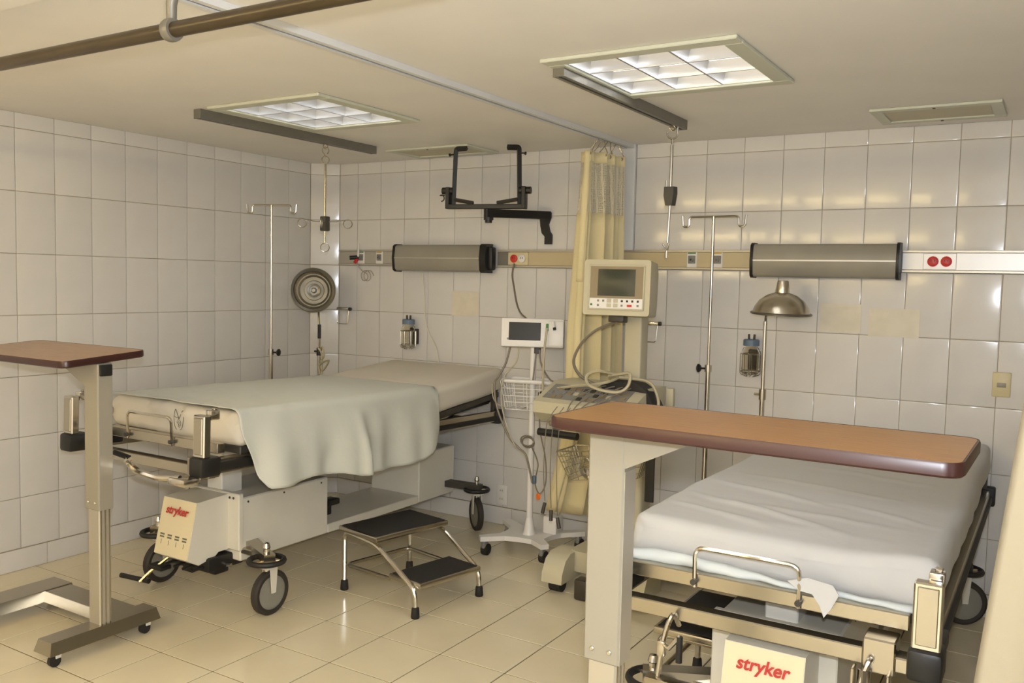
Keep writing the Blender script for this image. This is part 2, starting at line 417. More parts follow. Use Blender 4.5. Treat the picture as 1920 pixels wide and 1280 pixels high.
# curtain track along the ceiling between the two bays
bm = NB(); pr = [(-.032, 0), (.032, 0), (.032, -.022), (.009, -.022), (.009, -.018), (.026, -.018), (.026, -.004), (-.026, -.004), (-.026, -.018), (-.009, -.018), (-.009, -.022), (-.032, -.022)]
prism(bm, pr, lambda a, z, h: (2.293+a, h, CEIL+z-.0005), -3.9, -.03)
tag(part('curtain_track', bm, 'track_white', smooth=20), 'long white curtain track on the ceiling between the two beds', 'track')
# brown curtain pipe near the doorway
t = thing('curtain_pipe', 'brown round curtain pipe hung under the ceiling near the doorway', 'pipe', (2.49, -3.13, 2.085))
bm = NB(); cyl(bm, (-2.48, .0, 0), (X1-2.49, -.0, 0), .0185, 20); part('pipe', bm, 'bronze', t)
bm = NB(); tube(bm, [(.0, 0, .018), (.0, 0, .06), (.01, .0, .1), (.012, 0, CEIL-2.085)], .014, 12, rfun=lambda s: .012+.01*s*s); lathe(bm, [(.03, 0), (.03, .008), (0, .008)], (.012, 0, CEIL-2.094))
part('hanger', bm, 'rail_grey', t)
bm = NB(); lathe(bm, [(.0188, -.013), (.026, -.013), (.028, -.006), (.028, .006), (.026, .013), (.0188, .013)], (0, 0, 0), (1, 0, 0), 20); part('collar', bm, 'rail_grey', t); pipe_t = t

# hanging iv hangers
def ring_pts(c, r, ax1, ax2, a0, a1, n=14): return [Vector(c)+Vector(ax1)*r*math.cos(R(a0+(a1-a0)*k/n))+Vector(ax2)*r*math.sin(R(a0+(a1-a0)*k/n)) for k in range(n+1)]
t = thing('iv_hanger', 'thin hanging iv rod with four wire ring arms', 'iv hanger', (.905, -.935, CEIL-.043)); v1, v2 = Vector((.84, .54, 0)), Vector((-.54, .84, 0))
bm = NB(); tube(bm, ring_pts((0, 0, -.035), .018, v1, (0, 0, 1), -60, 240)+[Vector((0, 0, -.07))], .003, 6); tube(bm, ring_pts((0, 0, -.012), .012, v1, (0, 0, 1), 90, 440, 16), .003, 6)
part('top_hook', bm, 'steel', t)
bm = NB(); tube(bm, ring_pts((0, 0, -.085), .02, v1, (0, 0, 1), -70, 250), .003, 6); tube(bm, [(0, 0, -.105), (0, 0, -.39)], .0055, 8); part('rod', bm, 'steel', t)
bm = NB(); box(bm, (-.02, -.02, -.47), (.02, .02, -.39), .005); part('slide_block', bm, 'dkgrey', t)
bm = NB(); tube(bm, [(0, 0, -.47), (0, 0, -.535)], .004, 8); tube(bm, ring_pts((0, 0, -.56), .024, v1, (0, 0, 1), 100, 440, 18), .003, 6); part('lower_hook', bm, 'chrome', t)
for s, d in ((-1, v1), (1, v1)):
    bm = NB(); c = d*s*.125+Vector((0, 0, -.425)); tube(bm, [Vector((0, 0, -.42)), d*s*.06+Vector((0, 0, -.418)), d*s*.125+Vector((0, 0, -.405))]+ring_pts(c+Vector((0, 0, -.004)), .024, d*s, (0, 0, 1), 90, -230), .003, 6)
    part('ring_arm', bm, 'steel', t)
for s in (-1, 1):
    bm = NB(); d = v2*s; c = d*.1+Vector((0, 0, -.425)); tube(bm, [Vector((0, 0, -.425)), d*.06+Vector((0, 0, -.425)), d*.1+Vector((0, 0, -.41))]+ring_pts(c+Vector((0, 0, -.008)), .022, d, (0, 0, 1), 90, -230), .003, 6)
    part('ring_arm', bm, 'steel', t)
t = thing('iv_hanger', 'hanging telescopic iv rod with folded hooks on dark slide block', 'iv hanger', (2.815, -.70, CEIL-.043)); 
bm = NB(); tube(bm, ring_pts((0, 0, -.035), .024, v1, (0, 0, 1), -200, 20)+[Vector((.02, .013, -.004))], .004, 6); tube(bm, [(0, 0, -.06), (0, 0, -.09)], .004, 6); tube(bm, ring_pts((0, 0, -.01), .012, v1, (0, 0, 1), 90, 440, 14), .003, 6); part('top_hook', bm, 'steel', t)
bm = NB(); cyl(bm, (0, 0, -.085), (0, 0, -.29), .0075, 10); part('rod', bm, 'chrome', t)
bm = NB(); prism(bm, [(-.028, 0), (.028, 0), (.03, -.03), (.02, -.085), (-.018, -.085), (-.03, -.04)], lambda a, z, h: (a*.8+h*.3, h, z-.275), -.014, .014); part('slide_block', bm, 'dkgrey', t)
bm = NB(); tube(bm, [(-.022, 0, -.245), (-.024, 0, -.30)], .004, 6); part('folded_hook', bm, 'steel', t)
bm = NB(); cyl(bm, (0, 0, -.36), (-.006, 0, -.53), .0055, 10); part('lower_rod', bm, 'chrome', t)
bm = NB(); tube(bm, [(-.028, 0, -.535), (-.01, 0, -.565), (0, 0, -.53)], .0045, 6); tube(bm, [(-.01, 0, -.565), (-.011, 0, -.6)], .006, 6); part('lower_hook', bm, 'steel', t)

# ================================================================ BACK WALL FITTINGS
t = thing('headwall_rail', 'long aluminium service rail with sockets and gas outlets on tiled wall', 'rail', (2.4, -.001, 1.63))
def rx(x): return x-2.4
def seg(x0, x1, m, name='rail_cover'):
    bm = NB(); box(bm, (rx(x0), -.026, -.04), (rx(x1), 0, .04), .002, 1); part(name, bm, m, t)
M['beige_cover'] = mat('beige rail cover', (196, 180, 142), .4, var=.05, scale=5)
M['alu_white'] = mat('pale aluminium', (214, 212, 208), .35, metal=.25)
M['dk_cover'] = mat('dark grey cover', (110, 106, 98), .5)
seg(.17, .705, 'alu'); seg(1.45, 1.535, 'dk_cover'); seg(1.54, 1.66, 'beige_cover'); seg(1.668, 3.015, 'beige_cover'); seg(3.715, 4.75, 'alu_white')
for z in (-.046, .046):
    for a, b in ((.17, .705), (1.45, 3.015), (3.715, 4.75)):
        bm = NB(); box(bm, (rx(a), -.03, z-.006), (rx(b), 0, z+.006), .0015, 1); part('edge_strip', bm, 'alu', t)
def gas(x, col, name='gas_outlet'):
    bm = NB(); box(bm, (rx(x)-.028, -.03, -.042), (rx(x)+.028, -.02, .042), .003, 1); p = part(name, bm, 'white_pl', t)
    bm = NB(); box(bm, (rx(x)-.02, -.034, -.02), (rx(x)+.02, -.028, .022), .002, 1); lathe(bm, [(.012, 0), (.012, .008), (.007, .008), (.007, .002), (0, .002)], (rx(x), -.034, 0), (0, -1, 0), 14); part('valve', bm, 'grey_pl', p)
    bm = NB(); cyl(bm, (rx(x), -.0335, 0), (rx(x), -.036, 0), .0068, 10); part('port', bm, 'black', p)
    bm = NB(); box(bm, (rx(x)-.022, -.0315, .032), (rx(x)+.022, -.0295, .039)); part('colour_label', bm, col, p)
gas(2.68, 'green'); gas(2.82, 'yellow_pl'); gas(.527, 'yellow_pl'); gas(.37, 'green')
bm = NB(); cyl(bm, (rx(.355), -.03, .002), (rx(.31), -.075, -.004), .014, 12); part('plug', bm, 'black', t)
bm = NB(); cyl(bm, (rx(.345), -.04, -.012), (rx(.345), -.06, -.034), .012, 10); part('red_knob', bm, 'red_pl', t)
bm = NB(); cyl(bm, (rx(.355), -.04, .006), (rx(.362), -.044, .095), .008, 10, .004); part('flow_gauge', bm, 'white_pl', t)
def socket_plate(x, cols):
    bm = NB(); box(bm, (rx(x)-.07, -.029, -.037), (rx(x)+.07, -.024, .037), .002, 1); p = part('socket_plate', bm, 'alu_white' if x > 3 else 'ivory_plate', t)
    for s, c in zip((-1, 1), cols):
        bm = NB(); lathe(bm, [(.024, 0), (.024, .005), (.021, .007), (0, .007)], (rx(x)+s*.028, -.029, 0), (0, -1, 0), 16); q = part('socket', bm, c, p)
        bm = NB()
        for dx in (-.007, .007): box(bm, (rx(x)+s*.028+dx-.0015, -.037, -.002), (rx(x)+s*.028+dx+.0015, -.0355, .01))
        part('slots', bm, 'black', q)
socket_plate(3.875, ('red_pl', 'red_pl')); socket_plate(1.598, ('red_pl', 'white_pl'))
def headlamp(x0, x1, label, line, cap=.045):
    t = thing('headwall_lamp', label, 'wall lamp', ((x0+x1)/2, -.0305, 1.628)); w = (x1-x0)/2
    pr = [(0, -.075), (-.055, -.082), (-.072, -.07), (-.08, -.006), (-.08, .006), (-.072, .07), (-.055, .082), (0, .075)]
    bm = NB(); prism(bm, pr, lambda y, z, h: (h, y, z), -w, w); part('diffuser', bm, 'diffuser', t, smooth=50)
    bm = NB(); box(bm, (-w, -.083, -.0035), (w, -.079, .0035)); part('centre_rib', bm, 'alu_white' if line else 'alu', t)
    for s in (-1, 1):
        bm = NB(); prism(bm, [(y*1.08-.001, z*1.07) for y, z in pr[1:-1]]+[(0, .088), (0, -.088)], lambda y, z, h: (h, y, z), s*w, s*(w+(.014 if s < 0 else cap)))
        if s > 0 and cap > .02: box(bm, (w+.02, -.05, -.07), (w+.07, 0, .07), .01)
        part('end_cap', bm, 'black', t, smooth=50)
headlamp(.72, 1.375, 'grey wall lamp with black end caps below the black television bracket', False)
headlamp(3.03, 3.70, 'grey wall lamp with bright centre line behind the dome lamp', True, .014)

# television bracket
t = thing('tv_bracket', 'empty black television wall bracket with u-shaped cradle', 'bracket', (1.77, 0, 1.80))
bm = NB(); prism(bm, [(-.04, .1), (.035, .1), (.035, .07), (.02, .03), (.03, -.01), (.045, -.03), (.045, -.085), (.0, -.085), (.0, -.04), (-.02, -.02), (-.03, .02)], lambda a, z, h: (a, h, z), -.02, -.002); part('wall_plate', bm, 'black', t)
EX, EY = -.17, -.36
bm = NB(); d = Vector((EX, EY, 0)).normalized(); nrm = Vector((-d.y, d.x, 0))*.022
prism(bm, [(0, .105), (0, .06), (1, .06), (1, .105)], lambda a, z, h: Vector((EX*a*1.03+.02*(1-a), EY*a*1.03-.01, z-.01*a))+nrm*h, -1, 1); part('arm', bm, 'black', t)
bm = NB(); cyl(bm, (EX, EY, .035), (EX, EY, .12), .028, 16); cyl(bm, (EX, EY, .02), (EX, EY, .04), .02, 12); part('pivot', bm, 'black', t)
cr = thing('cradle_tmp', '', ''); bpy.data.objects.remove(cr)
ca = R(14); cx_, cy_ = Vector((math.cos(ca), math.sin(ca), 0)), Vector((-math.sin(ca), math.cos(ca), 0)); c0 = Vector((EX-.012, EY-.01, .108))
def cp(a, b, z): return c0+cx_*a+cy_*b+Vector((0, 0, z))
def cbox(bm, lo, hi):
    vs = box(bm, lo, hi, .003, 1, Matrix.Translation(c0) @ Matrix.Rotation(ca, 4, 'Z'))
bm = NB(); cbox(bm, (-.225, -.03, -.012), (.225, .02, .014)); part('cross_bar', bm, 'black', t)
for s in (-1, 1):
    bm = NB(); cbox(bm, (s*.225-.012, -.03, -.012), (s*.225+.012, .02, .11)); part('bracket_ear', bm, 'black', t)
    bm = NB(); tube(bm, [cp(s*.197, 0, .0), cp(s*.187, .0, .325), cp(s*.12, -.005, .327)], .0155, 4, rad=.012); part('upright', bm, 'black', t)
    bm = NB(); cyl(bm, cp(s*.197, -.005, .09), cp(s*.262, -.005, .09), .02, 12); part('clamp_knob', bm, 'black', t)
    bm = NB(); cyl(bm, cp(s*.19, 0, .295), cp(s*.228, 0, .292), .004, 8); cyl(bm, cp(s*.22, 0, .293), cp(s*.228, 0, .292), .009, 8); part('thumb_screw', bm, 'black', t)
    bm = NB(); tube(bm, [cp(s*.187, -.01, .04), cp(s*.07, -.02, .02)], .011, 4); part('side_arm', bm, 'dkgrey', t)
bm = NB(); tube(bm, [cp(-.25, 0, .065)]+ring_pts(cp(-.272, 0, .05), .018, -cx_, (0, 0, 1), 60, 270, 10), .0035, 6); part('hook', bm, 'black', t)

# suction jars in wire baskets
def jar(x, z, label, tint):
    t = thing('suction_jar', label, 'jar', (x, -.075, z)); r = .045
    bm = NB(); lathe(bm, [(0, -.075), (.03, -.078), (.042, -.07), (.046, -.05), (.046, .035), (.04, .055), (.034, .062), (.034, .078), (.031, .078), (.031, .06), (.042, .03), (.042, -.045), (.036, -.066), (0, -.068)], n=24); part('glass_jar', bm, 'glass', t)
    bm = NB(); lathe(bm, [(0, .07), (.04, .07), (.04, .098), (.036, .102), (0, .102)], n=24); part('lid', bm, 'blue_lid', t)
    for dx in (-.012, .014):
        bm = NB(); tube(bm, [(dx, 0, .1), (dx*1.1, 0, .128)], .006, 8); part('nipple', bm, 'brown_pl', t)
    for q, zz in enumerate((-.062, .028)):
        bm = NB(); tube(bm, ring_pts((0, 0, zz), .051, (1, 0, 0), (0, 1, 0), 0, 360*23/24, 23), .0028, 6, closed=True); part('basket_ring', bm, 'steel', t)
    for k in range(8):
        a = R(45*k+10); c, s = math.cos(a)*.051, math.sin(a)*.051
        bm = NB(); tube(bm, [(c, s, .028), (c, s, -.075), (c*.4, s*.4, -.088)], .0022, 5, rad=.01); part('basket_wire', bm, 'steel', t)
    bm = NB(); box(bm, (-.03, .05, -.06), (.03, .073, .04), .003); part('wall_clip', bm, 'brown_pl', t)
jar(.815, 1.135, 'glass suction jar with blue lid on wall above the cranked-up bed', 0)
jar(3.03, 1.125, 'glass suction jar with grey-blue lid beside the chrome lamp post', 1)
# small chrome holders on the wall
def holder(x, z, label):
    t = thing('wall_holder', label, 'holder', (x, -.001, z))
    bm = NB(); box(bm, (-.06, -.03, -.008), (.06, 0, .012), .004); part('bar', bm, 'chrome', t)
    bm = NB(); cyl(bm, (.055, -.03, .002), (.068, -.03, .002), .012, 10); part('knob', bm, 'dkgrey', t)
    bm = NB(); tube(bm, [(-.05, -.02, 0), (-.05, -.03, -.1), (.04, -.03, -.1), (.045, -.02, 0)], .0025, 6, rad=.012); part('wire_loop', bm, 'chrome', t)
holder(.215, 1.28, 'small chrome wall holder beside the tile corner')
holder(2.45, 1.28, 'small chrome wall holder behind the crt monitor')
# switch, low outlet, residues
t = thing('light_switch', 'ivory light switch plate on the tiled wall', 'switch', (4.153, 0, 1.079))
bm = NB(); box(bm, (-.037, -.008, -.056), (.037, 0, .056), .004); part('plate', bm, 'ivory_plate', t)
bm = NB(); box(bm, (-.018, -.011, -.012), (.018, -.007, .008), .001); part('rocker', bm, 'putty', t)
t = thing('wall_outlet', 'white double power outlet low on the tiled wall', 'outlet', (1.505, -.0, .185))
bm = NB(); box(bm, (-.04, -.009, -.062), (.04, 0, .062), .004); part('plate', bm, 'white_pl', t)
for s in (-1, 1):
    bm = NB(); lathe(bm, [(.019, 0), (.019, .004), (0, .004)], (0, -.008, s*.026), (0, -1, 0), 16); q = part('socket', bm, 'white_metal', t)
    bm = NB()
    for dx in (-.007, .007): box(bm, (dx-.0012, -.0135, s*.026-.003), (dx+.0012, -.0118, s*.026+.007))
    part('slots', bm, 'dkgrey', q)
def patch(x0, x1, z0, z1, label):
    bm = NB(); box(bm, (x0, -.0016, z0), (x1, -.0003, z1)); tag(part('tape_residue', bm, 'tape', smooth=0), label, 'stain')
patch(1.10, 1.305, 1.272, 1.425, 'square yellowed tape patch on tile under the wall lamp')
patch(3.345, 3.54, 1.28, 1.42, 'square yellowed tape patch on tile beside the chrome dome lamp')
patch(3.575, 3.80, 1.27, 1.405, 'wide yellowed tape patch with round corner marks under the wall lamp')
# hose down the wall
bm = NB(); tube(bm, spline([(.875, -.02, 1.54), (.89, -.012, 1.4), (.9, -.012, 1.25), (.93, -.012, 1.15), (.99, -.012, 1.06), (1.03, -.02, .9)], 8), .0035, 6)
tag(part('thin_hose', bm, 'tape'), 'thin beige hose running down the wall behind the raised bed head', 'hose')

bm = NB(); tube(bm, [Vector((.43+.035*math.cos(a)-.004*a, -.012-.002*math.sin(3*a), 1.51+.035*math.sin(a))) for a in [2*PI*i/22 for i in range(46)]]+[Vector((.36, -.012, 1.545)), Vector((.345, -.03, 1.575)), Vector((.345, -.05, 1.592))], .003, 6)
tag(part('oxygen_tubing', bm, 'clear_tube'), 'clear coiled oxygen tubing hanging below the rail with red knob', 'tubing')

# ================================================================ CURTAINS
t = thing('privacy_curtain', 'gathered yellow hospital curtain with net top beside the wall', 'curtain', (2.26, -.32, 0))
def fold(u): return (math.sin(u*2*PI*3.5)*.045+math.sin(u*2*PI*8.3+1)*.014)
def cpt(u, z):
    k = max(0, min(1, (2.12-z)/.9)); lo = max(0, (.75-z)/.55)
    x = .0+fold(u)*(1+.4*k)+(-.03*(1-u)**1.3*k)+.055*(u-.5)-.2*lo*(1-u)**1.2
    y = -.125+.31*u-.035*(1-u)*k+.10*lo*(1-u)
    return (x, y, z)
bm = NB(); grid(bm, 90, 26, lambda u, v: cpt(u, 1.86-v*(1.86-.20-.05*(1-u)))); solid(part('cloth_panel', bm, 'curtain', t, smooth=80), .002)
bm = NB(); grid(bm, 90, 8, lambda u, v: cpt(u, 2.125-v*.265)); part('net_panel', bm, 'net', t, smooth=80)
bm = NB(); grid(bm, 90, 2, lambda u, v: cpt(u, 2.175-v*.055)); solid(part('top_hem', bm, 'curtain', t, smooth=80), .003)
bm = NB(); grid(bm, 8, 30, lambda u, v: Vector(cpt(u*.10, 2.175-v*(2.175-1.5)))+Vector((-.004, -.006, 0))); solid(part('side_hem', bm, 'curtain', t, smooth=80), .002)
for k in range(9):
    u = (k+.4)/9; p = Vector(cpt(u, 2.165)); q = Vector((.033, p.y, CEIL-.024))
    bm = NB(); tube(bm, [p+Vector((0, 0, -.006)), p+Vector((.0, .008, .01)), p*.5+q*.5+Vector((0, .006*(-1)**k, 0)), q], .0025, 6); part('curtain_hook', bm, 'chrome', t)
    bm = NB(); lathe(bm, [(.004, 0), (.009, 0), (.009, .003), (.004, .003)], p+Vector((-.004, -.004, -.005)), (-.6, -.8, 0), 10); part('grommet', bm, 'steel', t)
# near curtain on the brown pipe
t = thing('privacy_curtain', 'bright yellow curtain hanging from the brown pipe at the doorway', 'curtain', (4.75, -3.13, 0))
def cpt2(u, z):
    e = 4.187+.1*z-4.75; w = .02*math.sin(u*2*PI*4)*(.3+u)+.012*math.sin(u*31)*u
    return (e+.72*u+w*.6, -.62*u+.03+w*.6, z)
M['curtain_near'] = mat('curtain cloth darkened for flash', (142, 132, 110), .85, bump=.1, bscale=60)  # darker copy of the yellow curtain cloth, colour lowered to offset the close flash
bm = NB(); grid(bm, 80, 24, lambda u, v: cpt2(u, 2.055-v*1.98)); solid(part('cloth_panel', bm, 'curtain_near', t, smooth=80), .002)
bm = NB(); tube(bm, [(1.925, .0, 0), (2.70, -.66, 0)], .0165, 14); part('side_pipe', bm, 'bronze', pipe_t)
for k in range(6):
    u = .04+k/6.2; q = Vector((-.335, .0, 2.085)).lerp(Vector((.44, -.66, 2.085)), u)
    bm = NB(); tube(bm, ring_pts(q, .026, (.65, .76, 0), (0, 0, 1), 0, 345, 18), .0025, 6, closed=True); part('curtain_ring', bm, 'chrome', t)

# ================================================================ STANDS AND LAMPS
def ivstand(x, y, h, knob, label, ang=0, lg=.17, turn=0):
    t = thing('iv_stand', label, 'iv stand', (x, y, 0), turn)
    bm = NB(); cyl(bm, (0, 0, .06), (0, 0, knob), .0125, 14); part('lower_pole', bm, 'chrome', t)
    bm = NB(); cyl(bm, (0, 0, knob-.1), (0, 0, h), .0075, 12); part('upper_pole', bm, 'chrome', t)
    w = .128
    bm = NB(); tube(bm, [(-w-.035, 0, h+.005), (-w-.03, 0, h-.05), (-w, 0, h-.05), (-w+.002, 0, h), (w-.002, 0, h), (w, 0, h-.05), (w+.03, 0, h-.05), (w+.035, 0, h+.005)], .006, 8, rad=.016); part('hook_bar', bm, 'chrome', t)
    bm = NB(); cyl(bm, (0, 0, knob-.02), (0, 0, knob+.015), .017, 14); part('collar', bm, 'chrome', t)
    s = ang; bm = NB(); cyl(bm, (s*.014, 0, knob-.004), (s*.045, 0, knob-.004), .005, 8); lathe(bm, [(0, 0), (.014, 0), (.022, .008), (.022, .014), (.012, .02), (0, .02)], (s*.04, 0, knob-.004), (s, 0, 0), 14); part('clamp_knob', bm, 'black', t)
    bm = NB(); lathe(bm, [(.03, .05), (.03, .08), (.016, .1), (.013, .1)], n=16); part('hub', bm, 'steel', t)
    for k in range(5):
        a = 2*PI*k/5+PI/5; c, sn = math.cos(a), math.sin(a)
        bm = NB(); tube(bm, [(c*.02, sn*.02, .065), (c*lg, sn*lg, .055)], .012, 8); p = part('leg', bm, 'steel', t)
        bm = NB(); cyl(bm, (c*lg-sn*.01, sn*lg+c*.01, .025), (c*lg+sn*.01, sn*lg-c*.01, .025), .025, 12); part('caster', bm, 'rubber', p)
ivstand(.24, -.70, 1.925, 1.03, 'slim chrome iv stand against the left tiled wall', 1, turn=.35)
ivstand(2.872, -.26, 1.838, 1.083, 'slim chrome iv stand between curtain and the flat bed', -1, .12)
def domelamp(x, y, label, top, axis, pole_top, m, bend):
    t = thing('examination_lamp', label, 'lamp', (x, y, 0)); d = Vector(axis).normalized(); c = Vector(top)
    # dome: open rim towards +d
    prof = [(.003, -.155), (.024, -.155), (.026, -.15), (.034, -.105), (.034, -.098), (.07, -.085), (.105, -.06), (.125, -.03), (.135, .0), (.141, .002), (.141, .007), (.133, .006), (.122, -.024), (.1, -.053), (.066, -.078), (.03, -.088)]
    bm = NB(); lathe(bm, prof, c, d, 36); sh = part('dome_shade', bm, m, t, smooth=40)
    bm = NB(); lathe(bm, [(.03, -.095), (.043, -.09), (.045, -.06), (.04, -.05), (.03, -.052), (.03, -.075), (.018, -.075), (.018, -.05), (.012, -.045), (0, -.045)], c, d, 20); part('bulb_socket', bm, 'rim', sh)
    bm = NB(); lathe(bm, [(.118, -.006), (.122, .004), (.136, .009), (.143, .006), (.144, 0), (.138, -.004)], c, d, 36); part('rolled_rim', bm, 'rim', sh)
    bm = NB(); lathe(bm, [(.1325, .004), (.1215, -.025), (.0995, -.0535), (.065, -.0785), (.02, -.0885)], c, d, 36); part('reflector', bm, 'reflector', sh, smooth=60)
    bm = NB(); lathe(bm, [(0, 0), (.105, 0), (.11, .012), (.1, .03), (.03, .045), (.02, .07), (0, .07)], n=28); part('base', bm, 'dkgrey', t)
    bm = NB(); cyl(bm, (0, 0, .05), (0, 0, pole_top), .0125, 14); part('pole', bm, 'chrome', t)
    bm = NB(); cyl(bm, (0, 0, pole_top-.03), (0, 0, pole_top+.02), .017, 14); cyl(bm, (-.015, 0, pole_top-.005), (-.04, 0, pole_top-.005), .006, 8); part('collar', bm, 'black' if bend else 'steel', t)
    return t, c, d
t, c, d = domelamp(.315, -.36, 'dome lamp with its open bowl turned to the room, beside the tile corner', (-.015, -.045, 1.41), (.62, -.78, .05), 1.02, 'lampmetal', True)
bm = NB(); tube(bm, spline([(0, 0, 1.02), (0, 0, 1.14), (-.005, .0, 1.22), (-.03, .02, 1.3), c-d*.12], 8), .007, 8); part('gooseneck', bm, 'steel', t)
bm = NB(); cyl(bm, (0, 0, 1.1), (0, 0, 1.19), .011, 10); part('grip_sleeve', bm, 'black', t)
bm = NB(); tube(bm, spline([(.02, -.01, 1.03), (.06, -.03, 1.05), (.07, -.03, .99), (.03, -.02, .95), (.06, -.03, .9), (.13, -.05, .97), (.03, -.03, .93), (.05, -.03, .86), (.04, -.02, 1.0), (.02, -.03, 1.04)], 8), .006, 6); part('coiled_cord', bm, 'cable_w', t)
t, c, d = domelamp(3.155, -.28, 'chrome dome lamp pointing down beside the suction jar', (.07, .01, 1.372), (-.03, .02, -1), .98, 'lampmetal', False)
bm = NB(); cyl(bm, (0, 0, .98), (0, 0, 1.33), .0095, 12); tube(bm, spline([(0, 0, 1.33), (.002, .01, 1.36), (.03, .012, 1.4), (.06, .01, 1.44)], 6), .006, 8); part('upper_pole', bm, 'chrome', t)

# ================================================================ OVERBED TABLES
def overbed(name_label, x, y, sx, ztop, top, tilt, woodm, colbot, group=None, rotz=0):
    """column at the origin, table top reaches to sx*x"""
    t = thing('overbed_table', name_label, 'table', (x, y, 0), rotz, group)
    fx = lambda a: sx*a
    def b2(bm, x0, x1, y0, y1, z0, z1, bev=.004): a, b = sorted((fx(x0), fx(x1))); box(bm, (a, y0, z0), (b, y1, z1), bev, 1)
    e0, e1, d = top      # from outer end e0 to far end e1, half depth d
    xa, xb = sorted((fx(e0), fx(e1)))
    rotm = Matrix.Translation((0, 0, ztop)) @ Matrix.Rotation(tilt, 4, 'X')
    bm = NB(); prism(bm, rrect(xa+.006, xb-.006, -d+.006, d-.006, .03), lambda a, b, h: rotm @ Vector((a, b, h)), -.02, 0); tp = part('table_top', bm, woodm, t, smooth=30)
    bm = NB(); o = rrect(xa, xb, -d, d, .036, 6); rings = []
    for ins, z in ((.006, -.0005), (.002, .0005), (0, -.004), (0, -.023), (.004, -.027), (.03, -.027)):
        q = rrect(xa+ins, xb-ins, -d+ins, d-ins, max(.006, .036-ins), 6); rings.append([bm.verts.new(rotm @ Vector((a, b, z))) for a, b in q])
    for a, b in zip(rings, rings[1:]):
        for k in range(len(a)): bm.faces.new((a[k], a[(k+1) % len(a)], b[(k+1) % len(a)], b[k]))
    part('edge_band', bm, 'maroon', tp)
    zc = ztop-.03
    bm = NB(); b2(bm, -.045, .045, -.0325, .0325, colbot, zc); part('outer_column', bm, 'putty', t)
    bm = NB(); b2(bm, -.036, .036, -.026, .026, .09, colbot+.05); part('inner_column', bm, 'alu', t)
    for q in (-.018, 0, .018):
        bm = NB(); box(bm, (.0355, q-.003, .1), (.0375, q+.003, colbot), 0); part('groove_rib', bm, 'steel', t)
    bm = NB(); box(bm, (.0435, -.028, colbot+.002), (.0465, .028, zc-.002 if sx < 0 else zc-.1)); part('column_face', bm, 'alu', t)
    bm = NB(); prism(bm, [(.03, zc+.002), (.22, zc+.002), (.2, zc-.018), (.03, zc-.1)], lambda a, z, h: (fx(a), h, z), -.03, .03); part('gusset', bm, 'putty', t, smooth=0)
    bm = NB()
    for q in (-.02, .02): lathe(bm, [(.006, 0), (.006, .003), (.004, .005), (0, .005)], (fx(q*1.1), -.0325, colbot+.03), (0, -1, 0), 10)
    part('rivets', bm, 'chrome', t)
    if sx < 0:
        bm = NB(); box(bm, (.043, -.026, zc-.05), (.056, .026, zc-.005), .004); part('release_lever', bm, 'black', t)
    # base: beam under the column, spine, far beam
    bm = NB()
    def beam(x0, x1, y0, y1, z1=.1):
        a, b = sorted((fx(x0), fx(x1))); z0 = .152-z1; s = .012
        A = [(a, y0), (b, y0), (b, y1), (a, y1)]; B = [(a+s, y0+s), (b-s, y0+s), (b-s, y1-s), (a+s, y1-s)]
        va = [bm.verts.new((p, q, z0)) for p, q in A]; vb = [bm.verts.new((p, q, z1)) for p, q in B]
        for k in range(4): bm.faces.new((va[k], va[(k+1) % 4], vb[(k+1) % 4], vb[k]))
        bm.faces.new(va[::-1]); bm.faces.new(vb)
    beam(-.06, .05, -.245, .235); part('front_beam', bm, 'steel', t, smooth=0)
    bm = NB(); beam(.03, .6, .06, .2, .097); part('spine', bm, 'steel', t, smooth=0)
    bm = NB(); beam(.5, .66, -.29, .21); part('rear_beam', bm, 'steel', t, smooth=0)
    for px, py in ((-.03, -.2), (-.03, .19), (.6, -.25), (.6, .17)):
        bm = NB(); box(bm, (fx(px)-.012, py-.012, .03), (fx(px)+.012, py+.012, .056), .003, 1); p = part('caster_fork', bm, 'white_metal', t)
        bm = NB(); cyl(bm, (fx(px)-.009, py-.012, .023), (fx(px)+.009, py-.012, .023), .023, 16); part('caster_wheel', bm, 'rubber', p)
overbed('overbed table with pale brown top and thin dark edge beside the left wall', 1.157, -2.457, -1, 1.172, (-.055, .71, .182), R(4), 'wood2', .56, 'overbed tables')
overbed('overbed table with orange-brown wood top standing over the flat bed', 3.5025, -2.7175, 1, 1.205, (-.085, .735, .165), 0, 'wood', .625, 'overbed tables', R(-1))

